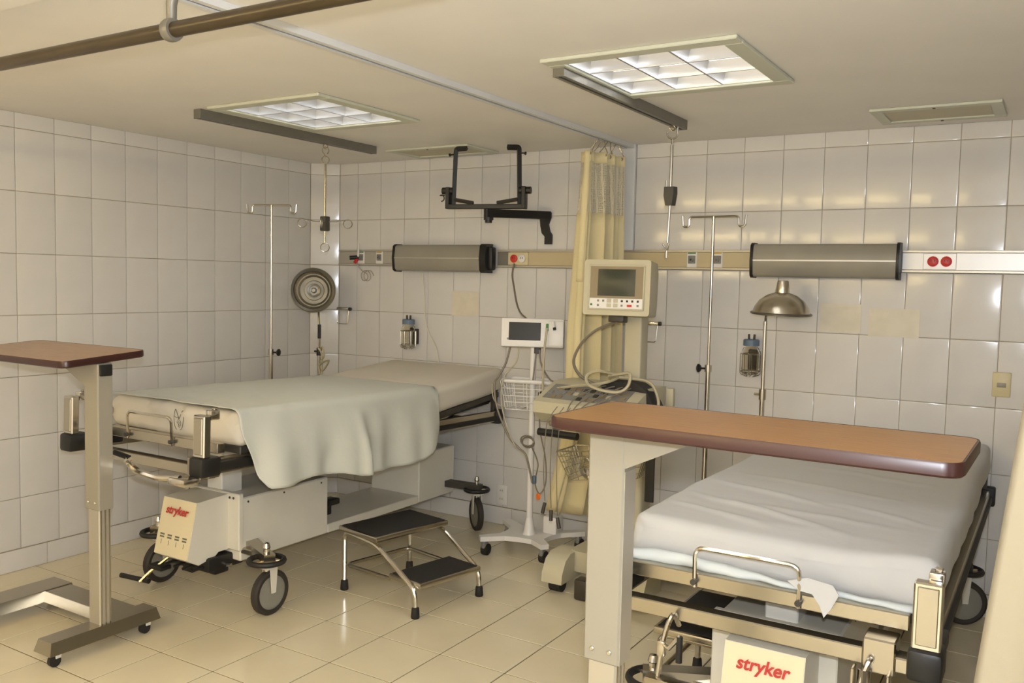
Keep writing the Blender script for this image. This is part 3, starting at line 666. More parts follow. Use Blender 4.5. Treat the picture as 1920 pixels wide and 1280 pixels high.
# ================================================================ STEP STOOLS
def stool(x, y, rot, label, two=True):
    """high step towards -x, low step towards +x"""
    t = thing('step_stool', label, 'step stool', (x, y, 0), rot, 'step stools')
    def step(x0, x1, z, w):
        bm = NB(); box(bm, (x0, -w, z-.028), (x1, w, z-.003), .006); p = part('step_tray', bm, 'steel', t)
        bm = NB(); box(bm, (x0+.012, -w+.012, z-.004), (x1-.012, w-.012, z), .002, 1); part('rubber_tread', bm, 'tread', p)
    step(-.285, .005, .315, .225)
    if two: step(.05, .27, .155, .19)
    for s in (-1, 1):
        yb, yf = s*.205, s*.2
        P = [(-.26, yb, .03), (-.26, yb, .285), (-.02, yb, .272), (.245, yf, .125), (.25, yf, .03)] if two else [(-.27, yb, .03), (-.265, yb, .285), (-.015, yb, .285), (-.01, yb, .03)]
        bm = NB(); tube(bm, P, .0115, 10, rad=.045); part('side_frame', bm, 'chrome', t)
        for px, py in ((P[0][0], yb), (P[-1][0], P[-1][1])):
            bm = NB(); lathe(bm, [(0, 0), (.018, 0), (.02, .006), (.017, .045), (.0115, .05)], (px, py, 0), n=14); part('rubber_foot', bm, 'rubber', t)
    bm = NB()
    if two: tube(bm, [(.05, -.18, .125), (-.24, -.195, .12), (-.26, -.17, .12), (-.26, .17, .12), (-.24, .195, .12), (.05, .18, .125)], .009, 8, rad=.03)
    else: tube(bm, [(-.27, -.205, .14), (-.27, .205, .14), (-.01, .205, .14), (-.01, -.205, .14)], .009, 8, closed=True, rad=.02)
    part('lower_brace', bm, 'steel', t)
stool(1.80, -1.262, R(-11), 'two-step chrome stool with black treads in front of the monitor stand')
stool(3.50, -1.50, 0, 'single-step stool with black tread tucked under the flat bed', False)

# ================================================================ BEDS
def bed(name_label, cx, fy, L, slope, raise_, cover, crank, flip_rear, emblem, bs=0, hx=0, creases=()):
    t = thing('hospital_bed', name_label, 'bed', (cx, fy, 0)); sl = math.atan(slope)
    LM = Matrix.Translation((0, 0, L)) @ Matrix.Rotation(sl, 4, 'X')
    def lit(name, bm, m, parent=None, label=None, smooth=35):
        bmesh.ops.transform(bm, matrix=LM, verts=bm.verts); return part(name, bm, m, parent or t, label, smooth)
    # ---- mattress under its sheet: rounded block swept along y
    hw, ln = .44, 2.02
    def head(y): k = max(0, (y-1.32)/.7); return raise_*k**1.25
    bm = NB(); nU = 130
    sect = rrect(-hw, hw, 0, .145, .042, 6)
    per = []
    for (a, b), (c, d) in zip(sect, sect[1:]+sect[:1]):
        n = max(1, int(math.hypot(c-a, d-b)/.018))
        for k in range(n): per.append((a+(c-a)*k/n, b+(d-b)*k/n))
    rings = []
    def crease(x, y):
        h = 0
        for (xa, ya, xb, yb, hh, ww) in creases:
            L2 = (xb-xa)**2+(yb-ya)**2; q = ((x-xa)*(xb-xa)+(y-ya)*(yb-ya))/L2
            if 0 < q < 1:
                dd = abs((x-xa)*(yb-ya)-(y-ya)*(xb-xa))/math.sqrt(L2); h += hh*math.exp(-(dd/ww)**2)*math.sin(PI*q)
        return h
    for i in range(nU+1):
        y = ln*(i/nU)**1.15; e = 0; er = .034
        for q in (y, ln-y):
            if q < er: e = max(e, er-math.sqrt(max(0, er**2-(er-q)**2)))
        ring = []
        for a, b in per:
            z = .0725+(b-.0725)*(1-e/.0725)
            w = noise.noise(Vector((a*5+cx, y*2.3, b*9)))*.006+noise.noise(Vector((a*16+cx, y*5+a*8, b*20)))*.0025
            wx = noise.noise(Vector((y*7, b*14, a*3+cx*2)))*.006
            top = b > .10; ff = max(0, 1-y/.12)          # nearer the foot: folds of the tucked cloth
            wy = ff*(noise.noise(Vector((a*4.5+cx, b*16+a*3, 2)))*.02+noise.noise(Vector((a*11, b*34-a*14, 7)))*.009)
            sag = ff*(-.010*(1+math.sin(a*7+1.3))*(b/.145) if cx > 2 else -.004*(1+math.sin(a*5)))
            ring.append(bm.verts.new((a*(1-e/hw)+wx, y+wy-.006*ff, .64+z+w*(1 if b > .07 else .4)+(crease(a, y) if top else 0)+sag+head(y)+.004*math.sin(y*5))))
        rings.append(ring)
    n = len(per)
    for a, b in zip(rings, rings[1:]):
        for k in range(n): bm.faces.new((a[k], a[(k+1) % n], b[(k+1) % n], b[k]))
    bm.faces.new(rings[0][::-1]); bm.faces.new(rings[-1])
    mt = lit('mattress', bm, cover, label='mattress under a fitted cotton sheet', smooth=70)
    if emblem:
        # printed outline of an eagle-like institutional emblem on the sheet
        ox, oz = .045, .712
        def ep(pts): return [(ox+a*.034, -.0035, oz+b*.044) for a, b in pts]
        bm = NB()
        tube(bm, spline(ep([(-.75, .95), (-.95, .3), (-.85, -.5), (-.45, -.95), (.2, -1), (.65, -.7), (.85, 0), (.95, .8), (.7, .95), (.3, .5), (0, .1), (-.3, .55), (-.6, .98)]), 5, True), .0013, 5, True)
        tube(bm, spline(ep([(-.9, .3), (-.4, .2), (0, .3), (-.2, -.1), (.1, -.3), (-.1, -.6), (.2, -.8)]), 5), .0011, 5)
        tube(bm, spline(ep([(.1, .0), (.35, -.2), (.3, -.6), (.0, -.5), (-.4, -.2)]), 5), .0011, 5)
        lit('printed_emblem', bm, 'print', mt)
    # ---- deck, bars
    def deck(y0, y1, z0=.605, hd=False):
        bm = NB(); vs = box(bm, (-.42, y0, z0), (.42, y1, .638), .004, 1)
        for v in bm.verts: v.co.z += head(v.co.y)
        lit('deck_section', bm, 'dkgrey')
    deck(.01, .68); deck(.70, 1.30); deck(1.32, 2.0)
    bm = NB(); box(bm, (-.42, -.075, .612), (.38, -.035, .655), .003, 1); lit('foot_bar', bm, 'steel')
    bm = NB(); tube(bm, [(-.2, -.078, .615), (-.2, -.085, .735), (.1, -.085, .735), (.1, -.078, .615)], .0065, 8, rad=.03); ret = lit('mattress_retainer', bm, 'chrome')
    for q in (-.2, .1):
        bm = NB(); cyl(bm, (q, -.075, .632), (q, -.094, .632), .009, 10); lit('bolt', bm, 'dkgrey', ret)
    bm = NB(); box(bm, (-.43, -.13, .522), (.28, -.085, .566), .003, 1); lit('lower_cross_bar', bm, 'steel')
    bm = NB(); box(bm, (.28, -.145, .51), (.36, -.06, .6), .004, 1); lit('corner_block', bm, 'steel')
    bm = NB(); box(bm, (.36, -.16, .53), (.43, -.1, .57), .004, 1); lit('corner_arm', bm, 'steel')
    for s in (-1, 1):
        bm = NB(); box(bm, (s*.43-.018, -.12, .548), (s*.43+.018, 1.94, .61), .003, 1); f = lit('side_frame', bm, 'steel')
        bm = NB(); box(bm, (s*.451-.007, -.12, .556), (s*.451+.007, 1.94, .582), .003, 1); lit('bumper_strip', bm, 'rubber', f)
        bm = NB(); box(bm, (s*.436-.032, 1.93, .535), (s*.436+.032, 1.985, .62), .008); lit('end_cap', bm, 'rubber', f)
        # upright rail posts at the foot
        bm = NB(); px = s*.435; box(bm, (px-.033, -.215, .622), (px+.033, -.18, .79), .004, 1); p = lit('rail_post', bm, 'chrome')
        bm = NB(); box(bm, (px-.024, -.219, .635), (px+.024, -.214, .78), .002, 1); lit('post_insert', bm, 'steel', p)
        bm = NB(); box(bm, (px-.005, -.178, .77), (px+.03, -.135, .808), .004); box(bm, (px+.005, -.16, .808), (px+.025, -.14, .816), .003, 1); lit('latch', bm, 'chrome', p)
        bm = NB(); box(bm, (px-.04, -.23, .545), (px+.04, -.13, .624), .012); lit('post_foot', bm, 'black', p)
        bm = NB(); box(bm, (px-.03, -.14, .56), (px+.03, .04, .6), .005); lit('post_arm', bm, 'black', p)
        # head end posts and struts
        bm = NB(); box(bm, (s*.42-.014, 1.93, .60), (s*.42+.014, 1.965, .78), .004); lit('head_post', bm, 'dkgrey')
        if raise_:
            bm = NB(); tube(bm, [(s*.36, 1.3, .6), (s*.38, 1.94, .665)], .016, 6); lit('lift_strut', bm, 'black')
            bm = NB(); tube(bm, [(s*.40, 1.35, .59), (s*.40, 1.62, .645), (s*.4, 1.9, .69)], .01, 6); lit('lift_link', bm, 'steel')
            bm = NB(); box(bm, (s*.37-.02, 1.5, .60), (s*.37+.02, 1.58, .66), .006); lit('strut_bracket', bm, 'black')
    bm = NB(); box(bm, (-.42, 1.94, .66), (.42, 1.96, .69), .003, 1); lit('head_cross_bar', bm, 'dkgrey')
    for yv in (.45, 1.05, 1.62):
        bm = NB(); box(bm, (-.42, yv-.03, .565), (.42, yv+.03, .606), .003, 1); lit('cross_member', bm, 'dkgrey')
    # cranks at the foot
    if crank == 'side':
        bm = NB(); tube(bm, [(.40, -.27, .545), (.30, -.29, .535), (.16, -.29, .545), (.11, -.30, .58), (.14, -.31, .6)], .013, 8, rad=.03); lit('crank_arm', bm, 'chrome')
        bm = NB(); cyl(bm, (.14, -.31, .6), (.05, -.315, .612), .011, 12); lit('crank_grip', bm, 'black')
        bm = NB(); box(bm, (.36, -.3, .52), (.46, -.22, .55), .008); lit('crank_joint', bm, 'chrome')
    else:
        for q in (-.235, .30):
            bm = NB(); tube(bm, [(q, -.1, .5), (q+.005, -.16, .56), (q-.015, -.17, .5), (q-.02, -.18, .44), (q-.03, -.18, .36)], .008, 8, rad=.03); lit('crank_arm', bm, 'chrome')
            bm = NB(); box(bm, (q-.032, -.19, .43), (q-.008, -.17, .475), .004); lit('crank_joint', bm, 'chrome')
        bm = NB(); cyl(bm, (-.20, -.185, .50), (-.2, -.185, .425), .0095, 12); lit('crank_grip', bm, 'black')
        bm = NB(); tube(bm, [(-.26, -.18, .47), (-.23, -.19, .46), (-.2, -.185, .5)], .007, 8); lit('crank_link', bm, 'steel')
        bm = NB(); box(bm, (-.30, -.2, .335), (.30, -.16, .365), .004); lit('pedal_bar', bm, 'steel')
        bm = NB(); tube(bm, [(.29, -.16, .52), (.29, -.17, .45), (.31, -.18, .42), (.3, -.2, .34), (.27, -.21, .3)], .016, 10, rad=.02); lit('drive_shaft', bm, 'chrome')
        bm = NB(); lathe(bm, [(0, -.02), (.022, -.016), (.032, 0), (.022, .016), (0, .02)], (.305, -.18, .43), (.2, -.5, 1), 14); lit('shaft_joint', bm, 'chrome')
        for q in (.262, .348):
            bm = NB(); box(bm, (q-.004, -.17, .42), (q+.004, -.13, .52), .002, 1); lit('yoke_plate', bm, 'steel')
        # loose tail of the tucked sheet
        bm = NB(); P = [(.07, .69), (.12, .705), (.19, .70), (.205, .675), (.19, .64), (.172, .612), (.16, .64), (.135, .662), (.1, .668)]
        prism(bm, P, lambda a, z, h: (a, -.083-.012*(z < .66)+h*.5+.006*math.sin(a*60), z), -.004, .004); solid(lit('sheet_tail', bm, cover, mt), .001)
        bm = NB(); grid(bm, 40, 5, lambda u, v: (-.43+u*.82, -.034-.014*math.sin(v*PI)-.006*math.sin(u*21+v*2)-.004*math.sin(u*47), .652+(.024+.012*math.sin(u*5+.5))*v+.004*math.sin(u*9)*v)); solid(lit('tucked_hem', bm, 'hem', mt, smooth=80), .004)
    # ---- pedestal
    bm = NB(); prism(bm, [(0, .25), (.055, .495), (.235, .505), (.235, .25), (.17, .25), (.15, .235), (.06, .215)], lambda y, z, h: (h, y+bs, z), -.112+hx, .112+hx); hd = part('hood', bm, 'enamel', t, smooth=20)
    bm = NB(); prism(bm, [(-.001, .252), (.054, .494), (.055, .492), (.004, .2525)], lambda y, z, h: (h, y-.0015+bs, z), -.110+hx, .110+hx); part('hood_front', bm, 'enamel_front', hd, smooth=0)
    me = text_mesh('stryker', .05, .0011, .18); o = link('lettering', me, 'red', hd); th = math.atan2(.245, .055)
    o.location = (hx, .0385+bs, .447); o.rotation_euler = (th, 0, 0); o.location.y -= .0035
    bm = NB()
    for k in range(4):
        q = -.075+k*.05+hx
        for r_ in range(2): box(bm, (q-.014, -.0005, .085-r_*.012), (q+.014, .0004, .092-r_*.012))
        box(bm, (q-.001, -.0005, .045), (q+.001, .0004, .066))
    bmesh.ops.transform(bm, matrix=Matrix.Translation((0, -.003+bs, .252)) @ Matrix.Rotation(-(PI/2-th), 4, 'X'), verts=bm.verts); part('pictograms', bm, 'print', hd, smooth=0)
    bm = NB(); box(bm, (-.18, .235+bs, .2), (.18, .80, .49), .006, 1); bd = part('body_box', bm, 'enamel', t)
    bm = NB(); box(bm, (-.185, .222+bs, .25), (.185, .25+bs, .512), .004, 1); part('front_plate', bm, 'enamel', bd)
    for q in (-.15, -.125, .125, .15):
        bm = NB(); lathe(bm, [(.006, 0), (.006, .002), (0, .003)], (q, .222+bs, .49), (0, -1, 0), 8); part('screw', bm, 'dkgrey', bd)
    for yv in (.28, .5, .75):
        bm = NB(); lathe(bm, [(.005, 0), (.005, .002), (0, .003)], (.18, yv+bs, .468), (1, 0, 0), 8); part('screw', bm, 'dkgrey', bd)
    bm = NB(); box(bm, (-.18, .80, .2), (.18, 1.55, .245), .004, 1); part('low_tray', bm, 'enamel', t)
    bm = NB(); box(bm, (-.18, 1.55, .2), (.18, 1.9, .49), .006, 1); part('rear_box', bm, 'enamel', t)
    for yv in (.30+bs*.6, 1.72):
        top = .60+L+slope*yv
        bm = NB(); box(bm, (-.05, yv-.06, .44), (.05, yv+.06, top), .004, 1); part('lift_column', bm, 'white_metal', t)
    bm = NB(); box(bm, (-.13, .1+bs, .17), (.13, .3+bs, .235), .01); box(bm, (-.1, .14+bs, .13), (-.04, .26+bs, .18), .008); box(bm, (.03, .16+bs, .14), (.1, .24+bs, .18), .008)
    for q in (-.09, -.03, .03, .09): tube(bm, [(q, .04+bs, .19), (q+.01, .15+bs, .2)], .007, 6)
    part('brake_mechanism', bm, 'black', t)
    bm = NB(); box(bm, (-.3, .24+bs, .235), (.3, .29+bs, .262), .004, 1); part('axle_beam', bm, 'steel', t)
    # black foot control on the body
    bm = NB(); box(bm, (.10, .82, .33), (.17, .9, .36), .006); box(bm, (.12, .80, .28), (.15, .86, .34), .006); part('foot_control', bm, 'black', t)
    # wheels
    for yv, front in ((.215+bs, 1), (1.87, 0)):
        for s in (-1, 1):
            x = s*.37
            bm = NB(); A0, A1 = Vector((s*.15, yv+(.1 if front else -.04), .272)), Vector((s*.40, yv-(.01 if front else 0), .266)); dd = (A1-A0).normalized(); sd = Vector((-dd.y, dd.x, 0))*.032
            prism(bm, [(0, 1), (0, -1), (1, -.8), (1, .8)], lambda a, b, h: A0.lerp(A1, a)+sd*b+Vector((0, 0, h)), -.022, .014); p = part('wheel_arm', bm, 'steel' if front else 'dkgrey', t)
            bm = NB(); cyl(bm, (x, yv, .2), (x, yv, .31), .014, 12); lathe(bm, [(.014, .3), (.018, .305), (.012, .325), (0, .33)], (x, yv, 0), n=12); part('wheel_stem', bm, 'chrome', p)
            bm = NB(); tube(bm, ring_pts((x, yv, .247), .075 if front else .068, (1, 0, 0), (0, 1, 0), 0, 345, 23), .0125, 8, closed=True); part('bumper_ring', bm, 'rubber', p)
            bm = NB()
            for k in range(3): a = R(30+120*k); tube(bm, [(x, yv, .247), (x+.07*math.cos(a), yv+.07*math.sin(a), .247)], .006, 6)
            part('ring_spokes', bm, 'steel', p)
            a = 0 if front else (R(52) if (s > 0 and not flip_rear) else R(-65) if s > 0 else R(40))
            ax = Vector((math.cos(a), math.sin(a), 0)); wc = Vector((x, yv+(.02 if front else 0), .1))+(Vector((0, 0, 0)))
            bm = NB(); lathe(bm, [(.075, -.016), (.09, -.018), (.1, -.012), (.1, .012), (.09, .018), (.075, .016)], wc, ax, 32); w = part('tyre', bm, 'tyre', p)
            bm = NB(); lathe(bm, [(0, -.013), (.03, -.014), (.078, -.012), (.078, .012), (.03, .014), (0, .013)], wc, ax, 32); part('wheel_disc', bm, 'disc', w)
            bm = NB()
            for e in (-1, 1):
                q = wc+ax*e*.024; sd = ax.cross(Vector((0, 0, 1)))
                A = [q+sd*.022+Vector((0, 0, .12)), q-sd*.022+Vector((0, 0, .12)), q-sd*.012, q+sd*.012]
                va = [bm.verts.new(v+ax*.002) for v in A]; vb = [bm.verts.new(v-ax*.002) for v in A]
                for k in range(4): bm.faces.new((va[k], va[(k+1) % 4], vb[(k+1) % 4], vb[k]))
                bm.faces.new(va); bm.faces.new(vb[::-1])
            box(bm, (x-.03, yv-.02, .21), (x+.03, yv+.03, .225), .003, 1)
            part('wheel_fork', bm, 'enamel', w, smooth=20)
    # brake pedal at the foot
    bm = NB(); tube(bm, [(-.2, .2+bs, .2), (-.28, .1+bs, .1), (-.3, .06+bs, .06)], .008, 6); tube(bm, [(-.18, .2+bs, .14), (.16, .2+bs, .19)], .008, 6); part('pedal_lever', bm, 'steel', t)
    bm = NB(); tube(bm, [(-.44, .06+bs, .065), (-.26, .08+bs, .065)], .012, 8); part('pedal_bar', bm, 'black', t)
    bm = NB(); box(bm, (-.3, .1+bs, .115), (-.2, .16+bs, .135), .005); part('foot_pad', bm, 'black', t)
    return t, LM, head
M['hem'] = mat('pale blue tucked sheet', (214, 220, 220), .85, bump=.2, bscale=14)
B1 = (1.08, -2.07); 
bt1, LM1, hd1 = bed('hospital bed with raised head and a pale green sheet hanging over its side', B1[0], B1[1], .15, -.022, .085, 'sheet', 'side', False, True, creases=[(-.4, .5, .4, .9, .006, .02), (-.3, 1.0, .42, 1.2, .005, .02), (-.42, .2, .2, .5, .004, .02), (-.2, 1.5, .42, 1.35, .004, .02)])
bt2, LM2, hd2 = bed('lower flat hospital bed with white sheet under the wood-topped table', 3.69, -2.02, 0, 0, .03, 'sheet2', 'down', True, False, -.17, .022, [(-.42, .38, .22, .10, .009, .016), (-.40, .62, .10, .40, .007, .018), (-.42, .80, .30, .66, .006, .02), (-.30, .30, .36, .26, .005, .022), (-.44, .22, .0, .08, .007, .014), (.05, .5, .43, .34, .005, .02), (-.2, 1.1, .4, 1.0, .005, .025)])

# pale sheet draped over the raised bed
def hemz(y):
    P = [(-2.10, .90), (-2.06, .80), (-2.0, .66), (-1.95, .605), (-1.85, .60), (-1.7, .612), (-1.5, .592), (-1.42, .565), (-1.33, .56), (-1.07, .552), (-.9, .56), (-.82, .59), (-.76, .67), (-.73, .78), (-.715, .90)]
    if y <= P[0][0]: return P[0][1]
    for (a, b), (c, d) in zip(P, P[1:]):
        if y <= c: return b+(d-b)*(y-a)/(c-a)
    return P[-1][1]
def drape(u, v):
    y = -2.08+1.365*u; yl = y-B1[1]
    zt = (LM1 @ Vector((0, yl, .64+.145+hd1(yl)))).z+.010; xr = B1[0]+.452; r = .045
    na = B1[0]-.40; top = xr-r-na; arc = r*PI/2; hz = hemz(y); side = max(0.002, zt-r-hz); T = top+arc+side; s = v*T
    w = noise.noise(Vector((y*3, s*4, 1)))*.005+noise.noise(Vector((y*9+s*6, s*9, 4)))*.0025
    if s < top: return (na+s, y, zt+abs(w)*1.3)
    if s < top+arc: a = (s-top)/r; return (xr-r+r*math.sin(a)+abs(w)*.6, y, zt-r+r*math.cos(a)+abs(w))
    q = (s-top-arc); k = q/.3
    x = xr+.026*min(1, k*2)+.02*k+(.018*math.sin(y*13+.6)+.010*math.sin(y*29)+.04*math.exp(-((y+1.37)/.035)**2)-.022*math.exp(-((y+1.28)/.05)**2)+w)*min(1, k*1.3)+abs(w)
    return (x, y+.012*k*math.sin(y*17), zt-r-q)
bm = NB(); grid(bm, 110, 80, drape)
o = solid(part('draped_sheet', bm, 'mint', smooth=80), .0025, 1); tag(o, 'pale green cotton sheet draped over the bed with raised head', 'sheet')

# ================================================================ VITAL SIGNS MONITOR ON STAND
t = thing('vital_signs_monitor', 'white vital signs monitor on a rolling pole stand with basket', 'monitor', (1.935, -.40, 0))
bm = NB(); lathe(bm, [(.045, .075), (.045, .09), (.03, .125), (.024, .18), (.019, .2)], n=20); cyl(bm, (0, 0, .1), (0, 0, 1.14), .0175, 16); part('pole', bm, 'white_pl', t)
bm = NB(); arms = [(-.175, -.175, 0), (.15, -.11, 0), (-.24, .17, 0), (.2, .21, 0)]
order = [0, 1, 3, 2]; out = []
pts = [Vector((arms[k][0], arms[k][1], 0)) for k in order]
poly = []
for i in range(4):
    a, b = pts[i], pts[(i+1) % 4]; d = a.normalized(); s = Vector((-d.y, d.x, 0))
    poly += [a+d*.03-s*.022, a+d*.03+s*.022]
    m = (a+b)/2*.42
    for q in (.25, .5, .75): poly.append((a*(1-q)**2+m*2*q*(1-q)+b*q*q)*.93)
prism(bm, [(p.x, p.y) for p in poly], lambda a, b, h: (a, b, h-.03*min(1, math.hypot(a, b)/.2)**2*0), .082, .108); part('star_base', bm, 'white_pl', t, smooth=20)
for k, (ax, ay, _) in enumerate(arms):
    bm = NB(); box(bm, (ax-.012, ay-.02, .03), (ax+.012, ay+.02, .085), .005); p = part('caster_fork', bm, 'grey_pl', t)
    bm = NB(); cyl(bm, (ax-.015, ay+.01, .032), (ax+.015, ay+.01, .032), .032, 16); part('caster_wheel', bm, 'rubber', p)
bm = NB(); box(bm, (.045, .07, .1), (.13, .16, .2), .01); part('power_box', bm, 'white_pl', t)
mm = Matrix.Translation((-.005, 0, 1.215)) @ Matrix.Rotation(R(26), 4, 'Z') @ Matrix.Rotation(R(-8), 4, 'X')
def tm(name, bm, m, parent): bmesh.ops.transform(bm, matrix=mm, verts=bm.verts); return part(name, bm, m, parent)
bm = NB(); box(bm, (-.17, -.045, -.078), (.17, .035, .078), .008); body = tm('monitor_body', bm, 'white_pl', t)
bm = NB(); box(bm, (-.128, -.0465, -.042), (.045, -.0445, .055), .001, 1); tm('screen', bm, 'screen', body)
bm = NB(); box(bm, (.085, -.055, -.07), (.168, -.044, .065), .005); tm('probe_holder', bm, 'white_pl', body)
bm = NB(); box(bm, (.072, -.054, .01), (.092, -.044, .05), .004); tm('green_module', bm, 'green', body)
bm = NB(); cyl(bm, (.11, -.06, .06), (.118, -.064, .02), .01, 10, .006); tm('probe', bm, 'white_pl', body)
bm = NB(); cyl(bm, (.118, -.066, .028), (.121, -.068, .016), .009, 10); tm('probe_tip', bm, 'black', body)
bm = NB(); cyl(bm, (-.132, -.0465, -.035), (-.132, -.0445, -.035), .006, 10); tm('power_button', bm, 'grey_pl', body)
bm = NB(); box(bm, (.01, -.02, -.11), (.045, .015, -.073), .004); tm('cable_plug', bm, 'black', body)
# basket: top loop, wires
bz = .955
bm = NB(); lp = [(-.145, -.10, bz), (.14, -.02, bz), (.10, .12, bz), (-.17, .05, bz)]; tube(bm, lp, .0105, 8, closed=True, rad=.05); part('basket_rim', bm, 'white_pl', t)
def bl(a, z): 
    a = a % 4; i = int(a); f = a-i; p, q = Vector(lp[i]), Vector(lp[(i+1) % 4]); v = p.lerp(q, f); k = 1-.18*(bz-z)/.16
    return Vector((v.x*k-.0, v.y*k, z))
for z in (.915, .875, .84, .80):
    bm = NB(); tube(bm, [bl(i*.5, z) for i in range(8)], .0022, 5, closed=True); part('basket_wire', bm, 'white_pl', t)
for i in range(16):
    bm = NB(); tube(bm, [bl(i*.25, bz), bl(i*.25, .80)], .0022, 5); part('basket_wire', bm, 'white_pl', t)
for i in range(5):
    bm = NB(); tube(bm, [bl(.15+i*.17, .80), bl(2.85-i*.17, .80)], .0022, 5); part('basket_wire', bm, 'white_pl', t)
bm = NB(); box(bm, (.03, .0, .805), (.09, .06, .90), .01); part('pressure_cuff', bm, 'black', t)
def cab(pts, r, m, name='cable', par=None, n=8): bm = NB(); tube(bm, spline(pts, n), r, 6); return part(name, bm, m, par or t)
cab([(-.105, -.07, 1.14), (-.12, -.09, 1.05), (-.15, -.11, .98), (-.17, -.12, .93), (-.14, -.13, .8), (-.07, -.12, .66), (-.02, -.1, .6), (.03, -.1, .56), (.07, -.1, .42)], .0055, 'cable')
cab([(-.055, -.06, 1.14), (-.065, -.07, 1.06), (-.12, -.1, .98), (-.125, -.12, .85), (-.08, -.12, .7), (-.03, -.11, .6)], .0035, 'cable_w')
cab([(.03, -.02, 1.11), (.025, -.03, 1.02), (.02, -.035, .95)], .004, 'cable')
cab([(.05, -.02, 1.13), (.07, -.03, 1.05), (.12, -.03, .98), (.16, -.02, .96)], .0045, 'cable')
cab([(.105, -.04, 1.25), (.10, -.06, 1.1), (.10, -.06, .9), (.1, -.04, .8)], .006, 'cable_w')
cab([(-.2, -.1, .93), (-.19, -.1, .86), (-.16, -.09, .82), (-.1, -.08, .81)], .003, 'cable_w')
for k in range(2):
    bm = NB(); tube(bm, [Vector((-.005+.038*math.cos(a)*(1+.1*k), -.025-.01*k, .62+.028*math.sin(a)+.01*k)) for a in [2*PI*i/20 for i in range(20)]], .0045, 6, closed=True); part('coiled_cable', bm, 'cable', t)
cab([(.02, -.03, .6), (.08, -.06, .52), (.07, -.07, .42), (.10, -.07, .36), (.13, -.06, .42), (.12, -.05, .55), (.07, -.03, .7), (.06, -.02, .85)], .004, 'cable')
bm = NB(); box(bm, (.058, -.085, .41), (.078, -.065, .455), .004); part('connector', bm, 'blue_lid', t)
bm = NB(); lathe(bm, [(0, -.006), (.016, -.005), (.018, 0), (.016, .005), (0, .006)], (.095, -.075, .345), (-.5, -.8, 0), 14); part('orange_tag', bm, 'orange', t)
bm = NB(); tube(bm, spline([(1.575, -.035, 1.60), (1.58, -.06, 1.53), (1.62, -.1, 1.45), (1.70, -.2, 1.37), (1.80, -.32, 1.32), (1.88, -.37, 1.285)], 8), .0055, 6)
tag(part('power_cord', bm, 'cable'), 'grey power cord running from the rail socket to the white monitor', 'cord')

# ================================================================ CRT MONITOR CART
t = thing('monitor_cart', 'ivory crt monitor cart with sloping console and wire basket', 'cart', (2.475, -.57, 0))
# crt
cm = Matrix.Translation((.10, -.10, 1.47)) @ Matrix.Rotation(R(9), 4, 'Z') @ Matrix.Rotation(R(-4), 4, 'X')
def tc_(name, bm, m, parent, smooth=35, label=None): bmesh.ops.transform(bm, matrix=cm, verts=bm.verts); return part(name, bm, m, parent, label, smooth)
bm = NB(); A = rrect(-.16, .16, -.13, .13, .012, 3); Bk = rrect(-.12, .12, -.095, .11, .02, 3)
ra = [bm.verts.new((a, -.1, b)) for a, b in A]; rb = [bm.verts.new((a, .04, b)) for a, b in A]; rc = [bm.verts.new((a, .22, b)) for a, b in Bk]
for p, q in ((ra, rb), (rb, rc)):
    for k in range(len(p)): bm.faces.new((p[k], p[(k+1) % len(p)], q[(k+1) % len(p)], q[k]))
bm.faces.new(ra[::-1]); bm.faces.new(rc); crt = tc_('crt_case', bm, 'plastic', t, 30)
bm = NB()
for lo, hi in (((-.135, .098), (.135, .106)), ((-.135, -.106), (.135, -.098)), ((-.135, -.098), (-.127, .098)), ((.127, -.098), (.135, .098))): box(bm, (lo[0], -.106, lo[1]), (hi[0], -.099, hi[1]), .002, 1)
tc_('bezel', bm, 'plastic', crt)
bm = NB(); box(bm, (-.127, -.1035, -.05), (.127, -.0995, .098)); tc_('screen_surround', bm, 'plastic_dk', crt)
bm = NB(); grid(bm, 10, 8, lambda u, v: (-.09+.18*u, -.1045-.006*math.sin(u*PI)*math.sin(v*PI), -.04+.125*v)); tc_('crt_screen', bm, 'screen2', crt, 80)
bm = NB(); box(bm, (-.127, -.1035, -.098), (.127, -.0998, -.052)); kp = tc_('key_panel', bm, 'white_pl', crt)
for a, b, m in [(-.085, -.063, 'grey_pl'), (-.06, -.063, 'grey_pl'), (-.085, -.084, 'grey_pl'), (.03, -.063, 'black'), (.055, -.063, 'black'), (.08, -.063, 'black'), (.106, -.063, 'black'), (.03, -.084, 'grey_pl'), (.106, -.084, 'grey_pl'), (-.118, -.082, 'green')]:
    bm = NB(); box(bm, (a-.005, -.1052, b-.005), (a+.005, -.103, b+.005), .001, 1); tc_('key', bm, m, kp)
for a in (-.032, .0):
    for b in (-.062, -.084):
        bm = NB(); box(bm, (a-.011, -.1052, b-.009), (a+.011, -.103, b+.009), .001, 1); tc_('key', bm, 'plastic', kp)
bm = NB(); box(bm, (.055, -.1055, -.09), (.078, -.103, -.079), .001, 1); tc_('red_key', bm, 'red_pl', kp)
bm = NB(); box(bm, (-.045, -.06, -.16), (.03, .02, -.128), .005); tc_('swivel_block', bm, 'brown_pl', t)
bm = NB(); prism(bm, rrect(.085, .175, .0, .09, .01, 3), lambda a, b, h: (a, b-.03, h), .94, 1.335); part('monitor_post', bm, 'plastic', t)
